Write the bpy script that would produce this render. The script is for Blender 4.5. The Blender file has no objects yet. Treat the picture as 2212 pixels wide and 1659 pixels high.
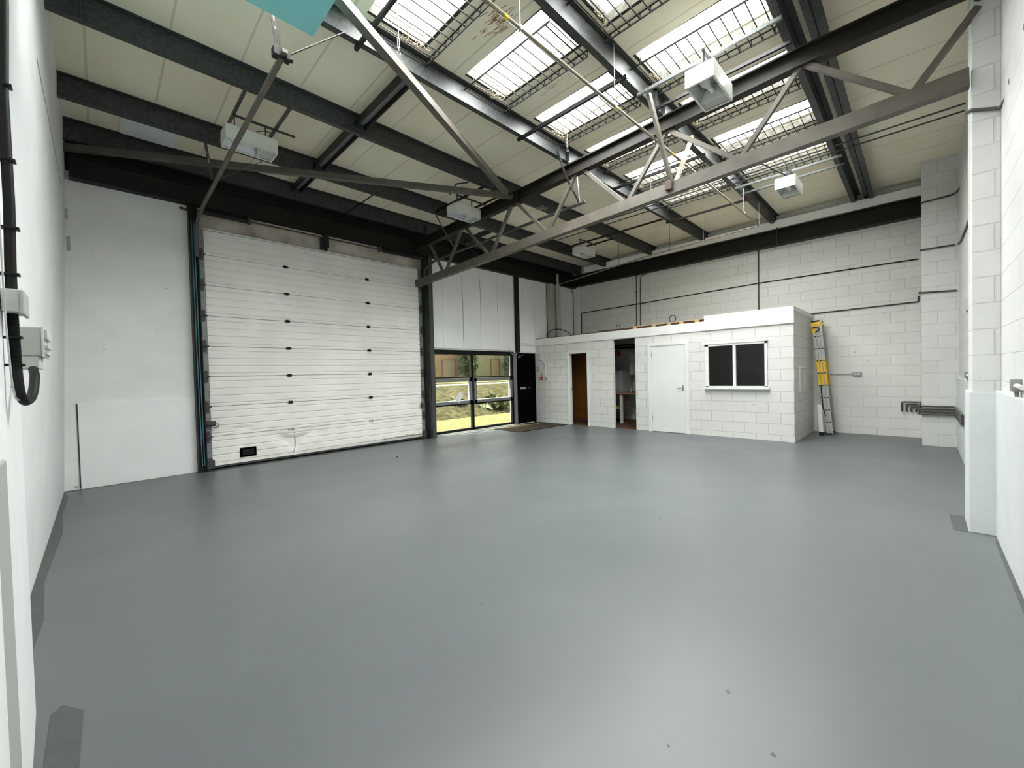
import bpy, bmesh, math, random
from mathutils import Vector, Matrix
random.seed(7)
PI = math.pi
C = bpy.context.scene.collection
S = bpy.context.scene

# ------------------------------------------------------------------ camera
yaw, pitch, roll = math.radians(44.8433), math.radians(-1.2231), math.radians(-1.4646)
fwd = Vector((math.cos(yaw)*math.cos(pitch), math.sin(yaw)*math.cos(pitch), math.sin(pitch)))
rgt = Vector((math.sin(yaw), -math.cos(yaw), 0)); upv = rgt.cross(fwd)
r2 = math.cos(roll)*rgt + math.sin(roll)*upv; u2 = -math.sin(roll)*rgt + math.cos(roll)*upv
cam_d = bpy.data.cameras.new('camera'); cam = bpy.data.objects.new('camera', cam_d); C.objects.link(cam)
cam.matrix_world = Matrix(((r2.x, u2.x, -fwd.x, 0), (r2.y, u2.y, -fwd.y, 0), (r2.z, u2.z, -fwd.z, 1.5), (0, 0, 0, 1)))
cam_d.sensor_width = 36; cam_d.lens = 887.15/2212*36; cam_d.clip_start = .02; cam_d.clip_end = 300
S.camera = cam

# ------------------------------------------------------------------ view, world, lights
S.view_settings.view_transform = 'Standard'; S.view_settings.look = 'None'
S.view_settings.gamma = 1; S.view_settings.use_curve_mapping = False
S.view_settings.exposure = 0.0
S.cycles.use_denoising = True
S.cycles.max_bounces = 10; S.cycles.diffuse_bounces = 6; S.cycles.glossy_bounces = 4
S.cycles.sample_clamp_indirect = 6
W = bpy.data.worlds.new('sky'); S.world = W; W.use_nodes = True
wn = W.node_tree.nodes; wl = W.node_tree.links
wn['Background'].inputs[0].default_value = (.86, .93, 1, 1)
wn['Background'].inputs[1].default_value = 5.0
SUN = bpy.data.lights.new('sun', 'SUN'); SUN.energy = 34; SUN.angle = .01; SUN.color = (1, .93, .80)
so = bpy.data.objects.new('sun', SUN); C.objects.link(so)
so.rotation_euler = Vector((.92, -.60, -2.1)).to_track_quat('-Z', 'Y').to_euler()
SKY_X = [.78 + 1.27*i for i in range(7)]          # left edges of the rooflights
SKY_W = .69
SKY_Y = [(1.06, 2.40), (2.72, 3.98)]
SKY_POWER = (140, 155, 145, 128, 105, 84, 76)   # uneven strengths chosen to balance the light over the walls
def roof_z(y): return 5.27 - .013*(y-.95) if y > .95 else 5.27 - .04*(.95-y)
for x0, power in zip(SKY_X, SKY_POWER):
    for ya, yb in SKY_Y:
        L = bpy.data.lights.new('daylight', 'AREA'); L.shape = 'RECTANGLE'
        L.size = SKY_W-.02; L.size_y = yb-ya-.02; L.energy = power*(.36 if ya < 2 and x0 < 4 else .74 if ya < 2 else .94); L.color = (.97, 1, .99)
        lo = bpy.data.objects.new('daylight', L); C.objects.link(lo)
        lo.location = (x0+SKY_W/2, (ya+yb)/2, roof_z((ya+yb)/2)+.10)
PT = bpy.data.lights.new('window_portal', 'AREA'); PT.shape = 'RECTANGLE'; PT.size = 2.7; PT.size_y = 2.0
PT.cycles.is_portal = True
po = bpy.data.objects.new('window_portal', PT); C.objects.link(po)
po.location = (7.33, 8.9, 1.1); po.rotation_euler = (-PI/2, 0, 0)

# ------------------------------------------------------------------ materials
def mat(name, col, rough=.6, metal=0, spec=.5, noise=0, nscale=8, col2=None, bump=0, bscale=60, emit=None, rnoise=0):
    m = bpy.data.materials.new(name); m.use_nodes = True
    n = m.node_tree.nodes; l = m.node_tree.links; b = n['Principled BSDF']
    b.inputs['Base Color'].default_value = (*col, 1); b.inputs['Roughness'].default_value = rough
    b.inputs['Metallic'].default_value = metal; b.inputs['Specular IOR Level'].default_value = spec
    g = n.new('ShaderNodeNewGeometry')
    if noise or col2:
        t = n.new('ShaderNodeTexNoise'); t.inputs['Scale'].default_value = nscale; t.inputs['Detail'].default_value = 6
        l.new(g.outputs['Position'], t.inputs['Vector'])
        r = n.new('ShaderNodeValToRGB'); r.color_ramp.elements[0].position = .35; r.color_ramp.elements[1].position = .65
        c2 = col2 or tuple(c*(1-noise) for c in col)
        r.color_ramp.elements[0].color = (*c2, 1); r.color_ramp.elements[1].color = (*col, 1)
        l.new(t.outputs['Fac'], r.inputs['Fac']); l.new(r.outputs['Color'], b.inputs['Base Color'])
        if rnoise:
            mr = n.new('ShaderNodeMapRange'); mr.inputs['To Min'].default_value = rough-rnoise; mr.inputs['To Max'].default_value = rough+rnoise
            l.new(t.outputs['Fac'], mr.inputs['Value']); l.new(mr.outputs['Result'], b.inputs['Roughness'])
    if bump:
        t2 = n.new('ShaderNodeTexNoise'); t2.inputs['Scale'].default_value = bscale; t2.inputs['Detail'].default_value = 5
        l.new(g.outputs['Position'], t2.inputs['Vector'])
        bm_ = n.new('ShaderNodeBump'); bm_.inputs['Strength'].default_value = bump; bm_.inputs['Distance'].default_value = .01
        l.new(t2.outputs['Fac'], bm_.inputs['Height']); l.new(bm_.outputs['Normal'], b.inputs['Normal'])
    if emit:
        b.inputs['Emission Color'].default_value = (*emit[:3], 1); b.inputs['Emission Strength'].default_value = emit[3]
    return m

def block_mat(name, col, joint, row=.225, width=.45, off=0, jbump=.9, mortar=.006, dirt=.06, rbump=.35, smooth=.35):
    """painted blockwork: joints and paint texture mapped in metres on whichever way the wall faces"""
    m = bpy.data.materials.new(name); m.use_nodes = True
    n = m.node_tree.nodes; l = m.node_tree.links; b = n['Principled BSDF']
    b.inputs['Roughness'].default_value = .55; b.inputs['Specular IOR Level'].default_value = .3
    g = n.new('ShaderNodeNewGeometry'); sp = n.new('ShaderNodeSeparateXYZ'); l.new(g.outputs['Position'], sp.inputs[0])
    sn = n.new('ShaderNodeSeparateXYZ'); l.new(g.outputs['True Normal'], sn.inputs[0])
    ab = n.new('ShaderNodeMath'); ab.operation = 'ABSOLUTE'; l.new(sn.outputs[0], ab.inputs[0])
    gt = n.new('ShaderNodeMath'); gt.operation = 'GREATER_THAN'; gt.inputs[1].default_value = .5; l.new(ab.outputs[0], gt.inputs[0])
    mx = n.new('ShaderNodeMix'); l.new(gt.outputs[0], mx.inputs['Factor']); l.new(sp.outputs[0], mx.inputs['A']); l.new(sp.outputs[1], mx.inputs['B'])
    ad = n.new('ShaderNodeMath'); ad.operation = 'ADD'; ad.inputs[1].default_value = off; l.new(sp.outputs[2], ad.inputs[0])
    cb = n.new('ShaderNodeCombineXYZ'); l.new(mx.outputs['Result'], cb.inputs[0]); l.new(ad.outputs[0], cb.inputs[1])
    # wobble the joints slightly
    w = n.new('ShaderNodeTexNoise'); w.inputs['Scale'].default_value = 3; l.new(g.outputs['Position'], w.inputs['Vector'])
    va = n.new('ShaderNodeVectorMath'); va.operation = 'MULTIPLY_ADD'; l.new(w.outputs['Color'], va.inputs[0])
    va.inputs[1].default_value = (.012, .012, 0); l.new(cb.outputs[0], va.inputs[2])
    bt = n.new('ShaderNodeTexBrick'); l.new(va.outputs[0], bt.inputs['Vector'])
    bt.inputs['Scale'].default_value = 1; bt.inputs['Brick Width'].default_value = width; bt.inputs['Row Height'].default_value = row
    bt.inputs['Mortar Size'].default_value = mortar; bt.inputs['Mortar Smooth'].default_value = smooth
    bt.inputs['Color1'].default_value = (*col, 1); bt.inputs['Color2'].default_value = (*[c*.965 for c in col], 1)
    bt.inputs['Mortar'].default_value = (*joint, 1)
    no = n.new('ShaderNodeTexNoise'); no.inputs['Scale'].default_value = 2.2; no.inputs['Detail'].default_value = 8; l.new(g.outputs['Position'], no.inputs['Vector'])
    rp = n.new('ShaderNodeMapRange'); rp.inputs['From Min'].default_value = .3; rp.inputs['From Max'].default_value = .7
    rp.inputs['To Min'].default_value = 1-dirt; rp.inputs['To Max'].default_value = 1; l.new(no.outputs['Fac'], rp.inputs['Value'])
    # worn chips in the paint
    ch = n.new('ShaderNodeTexNoise'); ch.inputs['Scale'].default_value = 9; ch.inputs['Detail'].default_value = 3; l.new(g.outputs['Position'], ch.inputs['Vector'])
    cr = n.new('ShaderNodeMapRange'); cr.inputs['From Min'].default_value = .735; cr.inputs['From Max'].default_value = .76
    cr.inputs['To Min'].default_value = 1; cr.inputs['To Max'].default_value = .55; l.new(ch.outputs['Fac'], cr.inputs['Value'])
    mm = n.new('ShaderNodeMath'); mm.operation = 'MULTIPLY'; l.new(rp.outputs[0], mm.inputs[0]); l.new(cr.outputs[0], mm.inputs[1])
    vs = n.new('ShaderNodeVectorMath'); vs.operation = 'SCALE'; l.new(bt.outputs['Color'], vs.inputs[0]); l.new(mm.outputs[0], vs.inputs['Scale'])
    l.new(vs.outputs[0], b.inputs['Base Color'])
    inv = n.new('ShaderNodeMath'); inv.operation = 'SUBTRACT'; inv.inputs[0].default_value = 1; l.new(bt.outputs['Fac'], inv.inputs[1])
    b1 = n.new('ShaderNodeBump'); b1.inputs['Strength'].default_value = jbump; b1.inputs['Distance'].default_value = .006; l.new(inv.outputs[0], b1.inputs['Height'])
    n2 = n.new('ShaderNodeTexNoise'); n2.inputs['Scale'].default_value = 22; n2.inputs['Detail'].default_value = 7; l.new(g.outputs['Position'], n2.inputs['Vector'])
    b2 = n.new('ShaderNodeBump'); b2.inputs['Strength'].default_value = rbump; b2.inputs['Distance'].default_value = .006
    l.new(n2.outputs['Fac'], b2.inputs['Height']); l.new(b1.outputs['Normal'], b2.inputs['Normal']); l.new(b2.outputs['Normal'], b.inputs['Normal'])
    return m

WHITE = (.80, .80, .78)
M = {}
M['block'] = block_mat('painted_block', (.66, .66, .64), (.61, .61, .59))
M['block_far'] = block_mat('painted_block_far', (.76, .76, .72), (.70, .70, .66), off=.06)
M['block_office'] = block_mat('painted_block_office', (.67, .67, .645), (.55, .55, .52), jbump=1.0, mortar=.007, off=.09, dirt=.04)
M['block_front'] = block_mat('painted_block_front', (.84, .84, .82), (.80, .80, .78), jbump=.25, mortar=.004, off=.02)
M['plaster'] = mat('white_render', (.80, .81, .80), .55, spec=.3, noise=.06, nscale=2, bump=.25, bscale=25)
M['dado'] = mat('grey_white_render', (.64, .66, .66), .5, spec=.3, noise=.05, nscale=3, bump=.25, bscale=18)
M['dado_grey'] = mat('pale_grey_paint', (.37, .385, .36), .6, spec=.3, noise=.05, nscale=3, bump=.1, bscale=18)
M['board'] = mat('white_board', (.88, .88, .87), .5, spec=.3, noise=.05, nscale=1.5)
M['white'] = mat('white_gloss', (.74, .74, .72), .35, noise=.03, nscale=4)
M['door_white'] = mat('door_white', (.72, .73, .71), .45, noise=.02, nscale=3)
M['shutter'] = mat('shutter_white', (.88, .87, .82), .45, spec=.4, noise=.09, nscale=1.6, bump=.12, bscale=140)
M['header'] = mat('stained_header', (.60, .55, .48), .6, col2=(.30, .26, .21), nscale=1.7)
M['black_steel'] = mat('black_steel', (.010, .0095, .009), .5, spec=.3, noise=.3, nscale=5)
M['dark_beam'] = mat('dark_brown_beam', (.016, .013, .009), .55, spec=.25, noise=.3, nscale=3)
M['brown_steel'] = mat('brown_steel', (.105, .092, .074), .5, spec=.4, noise=.25, nscale=6)
M['galv'] = mat('galvanised', (.052, .055, .053), .5, metal=.15, col2=(.022, .024, .023), nscale=26, rnoise=.1)
M['galv_light'] = mat('galvanised_light', (.26, .275, .275), .5, metal=.2, col2=(.18, .19, .19), nscale=30)
M['grey_steel'] = mat('dark_grey_steel', (.055, .058, .058), .5, spec=.4, noise=.2, nscale=8)
M['wire'] = mat('dull_wire', (.035, .034, .032), .8, spec=.05)
M['rust'] = mat('rusty_pipe', (.075, .042, .03), .7, noise=.3, nscale=20)
M['pipe'] = mat('tarnished_gas_pipe', (.28, .24, .18), .4, metal=.3, noise=.3, nscale=14)
M['wood_tube'] = mat('tan_tube', (.24, .19, .125), .6, noise=.15, nscale=20)
M['yellow'] = mat('yellow_tape', (.62, .46, .05), .5, noise=.05)
M['lamp_white'] = mat('enamel_white', (.66, .67, .62), .35, noise=.06, nscale=6)
M['glassbulb'] = mat('bulb_glass', (.55, .56, .55), .15)
M['refl'] = mat('reflector_metal', (.55, .57, .58), .25, metal=.8, noise=.05)
M['teal'] = mat('teal_paint', (.24, .60, .60), .7, spec=.2, noise=.03, nscale=3)
M['bluecable'] = mat('teal_cable', (.07, .20, .24), .5, noise=.1)
M['blackplastic'] = mat('black_plastic', (.008, .008, .008), .5, spec=.2, noise=.1)
M['blackmatt'] = mat('black_matt', (.002, .002, .002), .9, spec=.02, noise=.1)
M['greyplastic'] = mat('grey_plastic', (.40, .41, .38), .5, noise=.05, nscale=30)
M['palegrey'] = mat('pale_grey_plastic', (.52, .53, .50), .5, noise=.05, nscale=30)
M['metalbox'] = mat('metal_box', (.30, .30, .29), .45, metal=.4, noise=.1, nscale=30)
M['alum'] = mat('aluminium', (.50, .50, .48), .4, metal=.55, noise=.12, nscale=20)
M['conduit'] = mat('dark_conduit', (.05, .052, .05), .45, metal=.2, noise=.2, nscale=10)
M['conduit_red'] = mat('brown_conduit', (.030, .018, .015), .7, spec=.15, noise=.2, nscale=10)
M['conduit_pale'] = mat('painted_conduit', (.42, .43, .42), .5, noise=.1, nscale=10)
M['pipegrey'] = mat('grey_brown_pipe', (.085, .078, .07), .4, metal=.2, noise=.15, nscale=10)
M['ladder_yellow'] = mat('ladder_yellow', (.80, .50, .04), .5, noise=.08, nscale=12)
M['mat'] = mat('brown_coir', (.075, .058, .04), .9, spec=.1, noise=.25, nscale=40, bump=.5, bscale=300)
M['orange'] = mat('ochre_brown_wall', (.20, .075, .006), .7, noise=.1, nscale=3)
M['brownfloor'] = mat('brown_wood', (.12, .06, .028), .6, noise=.3, nscale=6)
M['timber'] = mat('raw_timber', (.50, .35, .18), .7, noise=.2, nscale=20)
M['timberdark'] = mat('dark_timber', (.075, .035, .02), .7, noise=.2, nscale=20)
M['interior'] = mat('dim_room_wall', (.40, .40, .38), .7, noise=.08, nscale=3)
M['interior_shaded'] = mat('shaded_room_wall', (.22, .22, .21), .8, spec=.1, noise=.08, nscale=3)  # shade of the unlit office room put into the wall colour
M['cabinet'] = mat('cabinet_white', (.55, .57, .58), .4, noise=.03)
M['worktop'] = mat('worktop_brown', (.32, .18, .10), .5, noise=.15, nscale=9)
M['red'] = mat('red_plastic', (.30, .012, .012), .4, noise=.05)
M['paper'] = mat('paper', (.80, .80, .80), .8, noise=.02)
M['paper_tan'] = mat('buff_paper', (.72, .56, .38), .8, noise=.03)
M['winframe'] = mat('dark_window_frame', (.006, .006, .006), .5, spec=.2, noise=.1)
M['greyframe'] = mat('grey_window_frame', (.18, .185, .19), .4, noise=.06)
M['duct'] = mat('grey_duct', (.42, .41, .37), .5, noise=.08, nscale=5)
M['seam'] = mat('seam', (.40, .385, .33), .7, noise=.05)
M['concrete_light'] = mat('sill_light', (.55, .56, .53), .6, noise=.1)
m = bpy.data.materials.new('rooflight_sheet'); m.use_nodes = True; n = m.node_tree.nodes; l = m.node_tree.links; n.remove(n['Principled BSDF'])
ta = n.new('ShaderNodeBsdfTranslucent'); ta.inputs[0].default_value = (.86, .89, .88, 1); td = n.new('ShaderNodeBsdfDiffuse'); td.inputs[0].default_value = (.7, .72, .71, 1)
tm = n.new('ShaderNodeMixShader'); tm.inputs[0].default_value = .25; l.new(ta.outputs[0], tm.inputs[1]); l.new(td.outputs[0], tm.inputs[2]); l.new(tm.outputs[0], n['Material Output'].inputs[0]); M['grp'] = m
M['kerb'] = mat('shaded_insulation', (.07, .069, .062), .9, spec=.1, col2=(.035, .033, .026), nscale=14, bump=.5, bscale=60)  # kept dark so the kerb's shaded look is in the colour
M['cobweb'] = mat('cobweb_dust', (.16, .13, .085), .9, noise=.3, nscale=60)
M['stain'] = mat('rust_stain', (.30, .16, .07), .8, noise=.2, nscale=30)
M['crack'] = mat('dark_gap', (.05, .05, .045), .8, noise=.1)
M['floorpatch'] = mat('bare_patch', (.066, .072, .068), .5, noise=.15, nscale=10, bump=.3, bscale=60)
M['patch'] = mat('bare_mortar', (.48, .48, .45), .8, noise=.2, nscale=20)
FLOOR_CHIPS = [(2.02, .64, .011), (1.80, .41, .011), (1.56, .72, .007), (1.72, 2.05, .010), (.40, 2.72, .006), (3.45, 2.35, .012), (4.0, 1.9, .012), (3.4, 1.3, .012)]
# outside
M['grass'] = mat('sunny_grass', (.115, .108, .050), .9, spec=.1, col2=(.058, .055, .025), nscale=9, bump=.6, bscale=30)
M['bank'] = mat('leaf_litter_bank', (.048, .042, .018), .9, spec=.1, col2=(.010, .010, .004), nscale=5, bump=.8, bscale=22)
M['path'] = mat('pale_path', (.36, .35, .26), .8, noise=.1)
M['brick'] = block_mat('orange_brick', (.135, .072, .022), (.15, .10, .05), row=.075, width=.225, mortar=.008, dirt=.25, jbump=.2)
M['brick2'] = block_mat('tan_brick', (.105, .088, .032), (.13, .11, .06), row=.075, width=.225, mortar=.008, dirt=.25, jbump=.2)
M['panel_out'] = mat('pale_panel', (.125, .085, .035), .7, noise=.12, nscale=3)
M['leaf'] = mat('leaf_green', (.055, .07, .015), .7, col2=(.025, .035, .01), nscale=5)
M['bark'] = mat('bark', (.10, .08, .05), .9, noise=.3)

def glass(name, tint=(.95, .97, .9), gloss=.035, rough=.0):
    m = bpy.data.materials.new(name); m.use_nodes = True; n = m.node_tree.nodes; l = m.node_tree.links
    n.remove(n['Principled BSDF']); o = n['Material Output']
    t = n.new('ShaderNodeBsdfTransparent'); t.inputs[0].default_value = (*tint, 1)
    g = n.new('ShaderNodeBsdfGlossy'); g.inputs['Roughness'].default_value = rough; g.inputs[0].default_value = (1, 1, 1, 1)
    lw = n.new('ShaderNodeLayerWeight'); pw = n.new('ShaderNodeMath'); pw.operation = 'POWER'; pw.inputs[1].default_value = 5; l.new(lw.outputs['Facing'], pw.inputs[0])
    f = n.new('ShaderNodeMapRange'); f.inputs['To Min'].default_value = gloss; f.inputs['To Max'].default_value = .35; l.new(pw.outputs[0], f.inputs['Value'])
    mx = n.new('ShaderNodeMixShader'); l.new(f.outputs[0], mx.inputs[0]); l.new(t.outputs[0], mx.inputs[1]); l.new(g.outputs[0], mx.inputs[2])
    l.new(mx.outputs[0], o.inputs[0]); return m
M['glass'] = glass('clear_glass')
M['glass_smoked'] = glass('office_glass', (.45, .46, .46))

# painted floor
m = mat('grey_floor_paint', (.225, .245, .255), .3, spec=.5)
n = m.node_tree.nodes; l = m.node_tree.links; b = n['Principled BSDF']; g = n.new('ShaderNodeNewGeometry')
t = n.new('ShaderNodeTexNoise'); t.inputs['Scale'].default_value = .55; t.inputs['Detail'].default_value = 9; t.inputs['Roughness'].default_value = .62
l.new(g.outputs['Position'], t.inputs['Vector'])
r = n.new('ShaderNodeValToRGB'); r.color_ramp.elements[0].position = .3; r.color_ramp.elements[1].position = .7
r.color_ramp.elements[0].color = (.096, .105, .110, 1); r.color_ramp.elements[1].color = (.112, .121, .128, 1)
l.new(t.outputs['Fac'], r.inputs['Fac'])
sp_ = n.new('ShaderNodeTexNoise'); sp_.inputs['Scale'].default_value = 5.5; sp_.inputs['Detail'].default_value = 2; l.new(g.outputs['Position'], sp_.inputs['Vector'])
mr = n.new('ShaderNodeMapRange'); mr.inputs['From Min'].default_value = .765; mr.inputs['From Max'].default_value = .785; mr.inputs['To Min'].default_value = 1; mr.inputs['To Max'].default_value = 1
l.new(sp_.outputs['Fac'], mr.inputs['Value'])
vs = n.new('ShaderNodeVectorMath'); vs.operation = 'SCALE'; l.new(r.outputs[0], vs.inputs[0]); l.new(mr.outputs[0], vs.inputs['Scale']); l.new(vs.outputs[0], b.inputs['Base Color'])
t2 = n.new('ShaderNodeTexNoise'); t2.inputs['Scale'].default_value = .9; t2.inputs['Detail'].default_value = 3; l.new(g.outputs['Position'], t2.inputs['Vector'])
m2 = n.new('ShaderNodeMapRange'); m2.inputs['From Min'].default_value = .3; m2.inputs['From Max'].default_value = .7; m2.inputs['To Min'].default_value = .35; m2.inputs['To Max'].default_value = .42
l.new(t2.outputs['Fac'], m2.inputs['Value']); l.new(m2.outputs[0], b.inputs['Roughness'])
t3 = n.new('ShaderNodeTexNoise'); t3.inputs['Scale'].default_value = 5; t3.inputs['Detail'].default_value = 3; l.new(g.outputs['Position'], t3.inputs['Vector'])
bu = n.new('ShaderNodeBump'); bu.inputs['Strength'].default_value = .05; bu.inputs['Distance'].default_value = .004
l.new(t3.outputs['Fac'], bu.inputs['Height']); l.new(bu.outputs['Normal'], b.inputs['Normal'])
M['floor'] = m

# dirt along the bottom edge of the loading door
m = M['shutter']; n = m.node_tree.nodes; l = m.node_tree.links; b = n['Principled BSDF']; src = b.inputs['Base Color'].links[0].from_socket
g = n.new('ShaderNodeNewGeometry'); sx = n.new('ShaderNodeSeparateXYZ'); l.new(g.outputs['Position'], sx.inputs[0])
nz = n.new('ShaderNodeTexNoise'); nz.inputs['Scale'].default_value = 9; nz.inputs['Detail'].default_value = 7; l.new(g.outputs['Position'], nz.inputs['Vector'])
z1 = n.new('ShaderNodeMapRange'); z1.inputs['From Min'].default_value = .20; z1.inputs['From Max'].default_value = .06; l.new(sx.outputs[2], z1.inputs['Value'])
x1 = n.new('ShaderNodeMapRange'); x1.inputs['From Min'].default_value = 3.4; x1.inputs['From Max'].default_value = 4.9; l.new(sx.outputs[0], x1.inputs['Value'])
p1 = n.new('ShaderNodeMath'); p1.operation = 'MULTIPLY'; l.new(z1.outputs[0], p1.inputs[0]); l.new(x1.outputs[0], p1.inputs[1])
p2 = n.new('ShaderNodeMath'); p2.operation = 'ADD'; l.new(p1.outputs[0], p2.inputs[0]); l.new(nz.outputs['Fac'], p2.inputs[1])
p3 = n.new('ShaderNodeMapRange'); p3.inputs['From Min'].default_value = .85; p3.inputs['From Max'].default_value = 1.15; l.new(p2.outputs[0], p3.inputs['Value'])
mx = n.new('ShaderNodeMix'); mx.data_type = 'RGBA'; l.new(p3.outputs[0], mx.inputs[0]); l.new(src, mx.inputs[6]); mx.inputs[7].default_value = (.34, .31, .24, 1); l.new(mx.outputs[2], b.inputs['Base Color'])

# ceiling liner with panel seams (in metres along x)
m = mat('cream_liner', (.62, .60, .50), .6, spec=.25)
n = m.node_tree.nodes; l = m.node_tree.links; b = n['Principled BSDF']; g = n.new('ShaderNodeNewGeometry')
sx = n.new('ShaderNodeSeparateXYZ'); l.new(g.outputs['Position'], sx.inputs[0])
a1 = n.new('ShaderNodeMath'); a1.operation = 'ADD'; a1.inputs[1].default_value = 10-.78+.30; l.new(sx.outputs[0], a1.inputs[0])
md = n.new('ShaderNodeMath'); md.operation = 'MODULO'; md.inputs[1].default_value = .635; l.new(a1.outputs[0], md.inputs[0])
lt = n.new('ShaderNodeMath'); lt.operation = 'LESS_THAN'; lt.inputs[1].default_value = .022; l.new(md.outputs[0], lt.inputs[0])
t = n.new('ShaderNodeTexNoise'); t.inputs['Scale'].default_value = 1.1; t.inputs['Detail'].default_value = 5; l.new(g.outputs['Position'], t.inputs['Vector'])
r = n.new('ShaderNodeValToRGB'); r.color_ramp.elements[0].position = .3; r.color_ramp.elements[1].position = .7
r.color_ramp.elements[0].color = (.76, .69, .52, 1); r.color_ramp.elements[1].color = (.82, .77, .62, 1)
l.new(t.outputs['Fac'], r.inputs['Fac'])
mx = n.new('ShaderNodeMix'); mx.data_type = 'RGBA'; l.new(lt.outputs[0], mx.inputs[0]); l.new(r.outputs[0], mx.inputs[6]); mx.inputs[7].default_value = (.60, .55, .43, 1)
l.new(mx.outputs[2], b.inputs['Base Color'])
bu = n.new('ShaderNodeBump'); bu.invert = True; bu.inputs['Strength'].default_value = .5; bu.inputs['Distance'].default_value = .004
l.new(lt.outputs[0], bu.inputs['Height']); l.new(bu.outputs['Normal'], b.inputs['Normal'])
M['liner'] = m

# ------------------------------------------------------------------ mesh helpers
def NB(): return bmesh.new()
def box(bm, x0, x1, y0, y1, z0, z1, bev=0):
    r_ = bmesh.ops.create_cube(bm, size=1); vs_ = r_['verts']
    bmesh.ops.scale(bm, vec=(abs(x1-x0), abs(y1-y0), abs(z1-z0)), verts=vs_)
    bmesh.ops.translate(bm, vec=((x0+x1)/2, (y0+y1)/2, (z0+z1)/2), verts=vs_)
    if bev: bmesh.ops.bevel(bm, geom=list({e for v in vs_ for e in v.link_edges}), offset=bev, segments=2, affect='EDGES', profile=.5)
    return vs_
def frame_of(d, up=(0, 0, 1)):
    d = Vector(d).normalized(); u = Vector(up)
    if abs(d.dot(u)) > .98: u = Vector((0, 1, 0))
    s = d.cross(u).normalized(); return d, s, s.cross(d).normalized()
def profile(bm, pts2, a, b_, up=(0, 0, 1)):
    """extrude a closed 2-D section (side, up) from a to b"""
    a, b_ = Vector(a), Vector(b_); d, s, u = frame_of(b_-a, up)
    A = [bm.verts.new(a+s*p[0]+u*p[1]) for p in pts2]; B = [bm.verts.new(b_+s*p[0]+u*p[1]) for p in pts2]
    k = len(pts2)
    for i in range(k): bm.faces.new((A[i], A[(i+1) % k], B[(i+1) % k], B[i]))
    bm.faces.new(A[::-1]); bm.faces.new(B)
def bar(bm, a, b_, w, h, up=(0, 0, 1)): profile(bm, [(-w/2, -h/2), (w/2, -h/2), (w/2, h/2), (-w/2, h/2)], a, b_, up)
def angle_bar(bm, a, b_, w, t_=.006, up=(0, 0, 1)): profile(bm, [(0, 0), (w, 0), (w, t_), (t_, t_), (t_, w), (0, w)], a, b_, up)
def isec(w, h, tf=.014, tw=.009):
    return [(-w/2, -h/2), (w/2, -h/2), (w/2, -h/2+tf), (tw/2, -h/2+tf), (tw/2, h/2-tf), (w/2, h/2-tf), (w/2, h/2), (-w/2, h/2), (-w/2, h/2-tf), (-tw/2, h/2-tf), (-tw/2, -h/2+tf), (-w/2, -h/2+tf)]
def tube(bm, pts, r_, seg=10, bend=0, closed=False):
    P = [Vector(p) for p in pts]
    if bend:
        Q = [P[0]]
        for i in range(1, len(P)-1):
            a, p, c = P[i-1], P[i], P[i+1]; k = min(bend, (a-p).length*.45, (c-p).length*.45)
            s = p+(a-p).normalized()*k; e = p+(c-p).normalized()*k
            for j in range(6):
                q = j/5; Q.append(s*(1-q)**2+p*2*q*(1-q)+e*q*q)
        Q.append(P[-1]); P = Q
    rings = []; prev = None
    for i, p in enumerate(P):
        if closed: d = P[(i+1) % len(P)]-P[i-1]
        else: d = P[min(i+1, len(P)-1)]-P[max(i-1, 0)]
        d, s, u = frame_of(d)
        if prev is not None:
            s = (prev-d*prev.dot(d))
            s = s.normalized() if s.length > 1e-6 else frame_of(d)[1]
            u = s.cross(d)
        prev = s
        rr = r_[i] if isinstance(r_, (list, tuple)) else r_
        rings.append([bm.verts.new(p+(s*math.cos(2*PI*k/seg)+u*math.sin(2*PI*k/seg))*rr) for k in range(seg)])
    n_ = len(rings)
    for i in range(n_ if closed else n_-1):
        A, B = rings[i], rings[(i+1) % n_]
        for k in range(seg): bm.faces.new((A[k], A[(k+1) % seg], B[(k+1) % seg], B[k]))
    if not closed: bm.faces.new(rings[0][::-1]); bm.faces.new(rings[-1])
def prism(bm, pts, axis, a, b_):
    """polygon pts in the plane across axis, extruded from a to b"""
    def P(p, t_): return {'x': (t_, p[0], p[1]), 'y': (p[0], t_, p[1]), 'z': (p[0], p[1], t_)}[axis]
    A = [bm.verts.new(P(p, a)) for p in pts]; B = [bm.verts.new(P(p, b_)) for p in pts]; k = len(pts)
    for i in range(k): bm.faces.new((A[i], A[(i+1) % k], B[(i+1) % k], B[i]))
    bm.faces.new(A[::-1]); bm.faces.new(B)
def lathe(bm, c, prof, seg=20):
    rings = [[bm.verts.new((c[0]+r_*math.cos(2*PI*k/seg), c[1]+r_*math.sin(2*PI*k/seg), c[2]+z)) for k in range(seg)] for r_, z in prof]
    for A, B in zip(rings, rings[1:]):
        for k in range(seg): bm.faces.new((A[k], A[(k+1) % seg], B[(k+1) % seg], B[k]))
    bm.faces.new(rings[0][::-1]); bm.faces.new(rings[-1])

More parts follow.
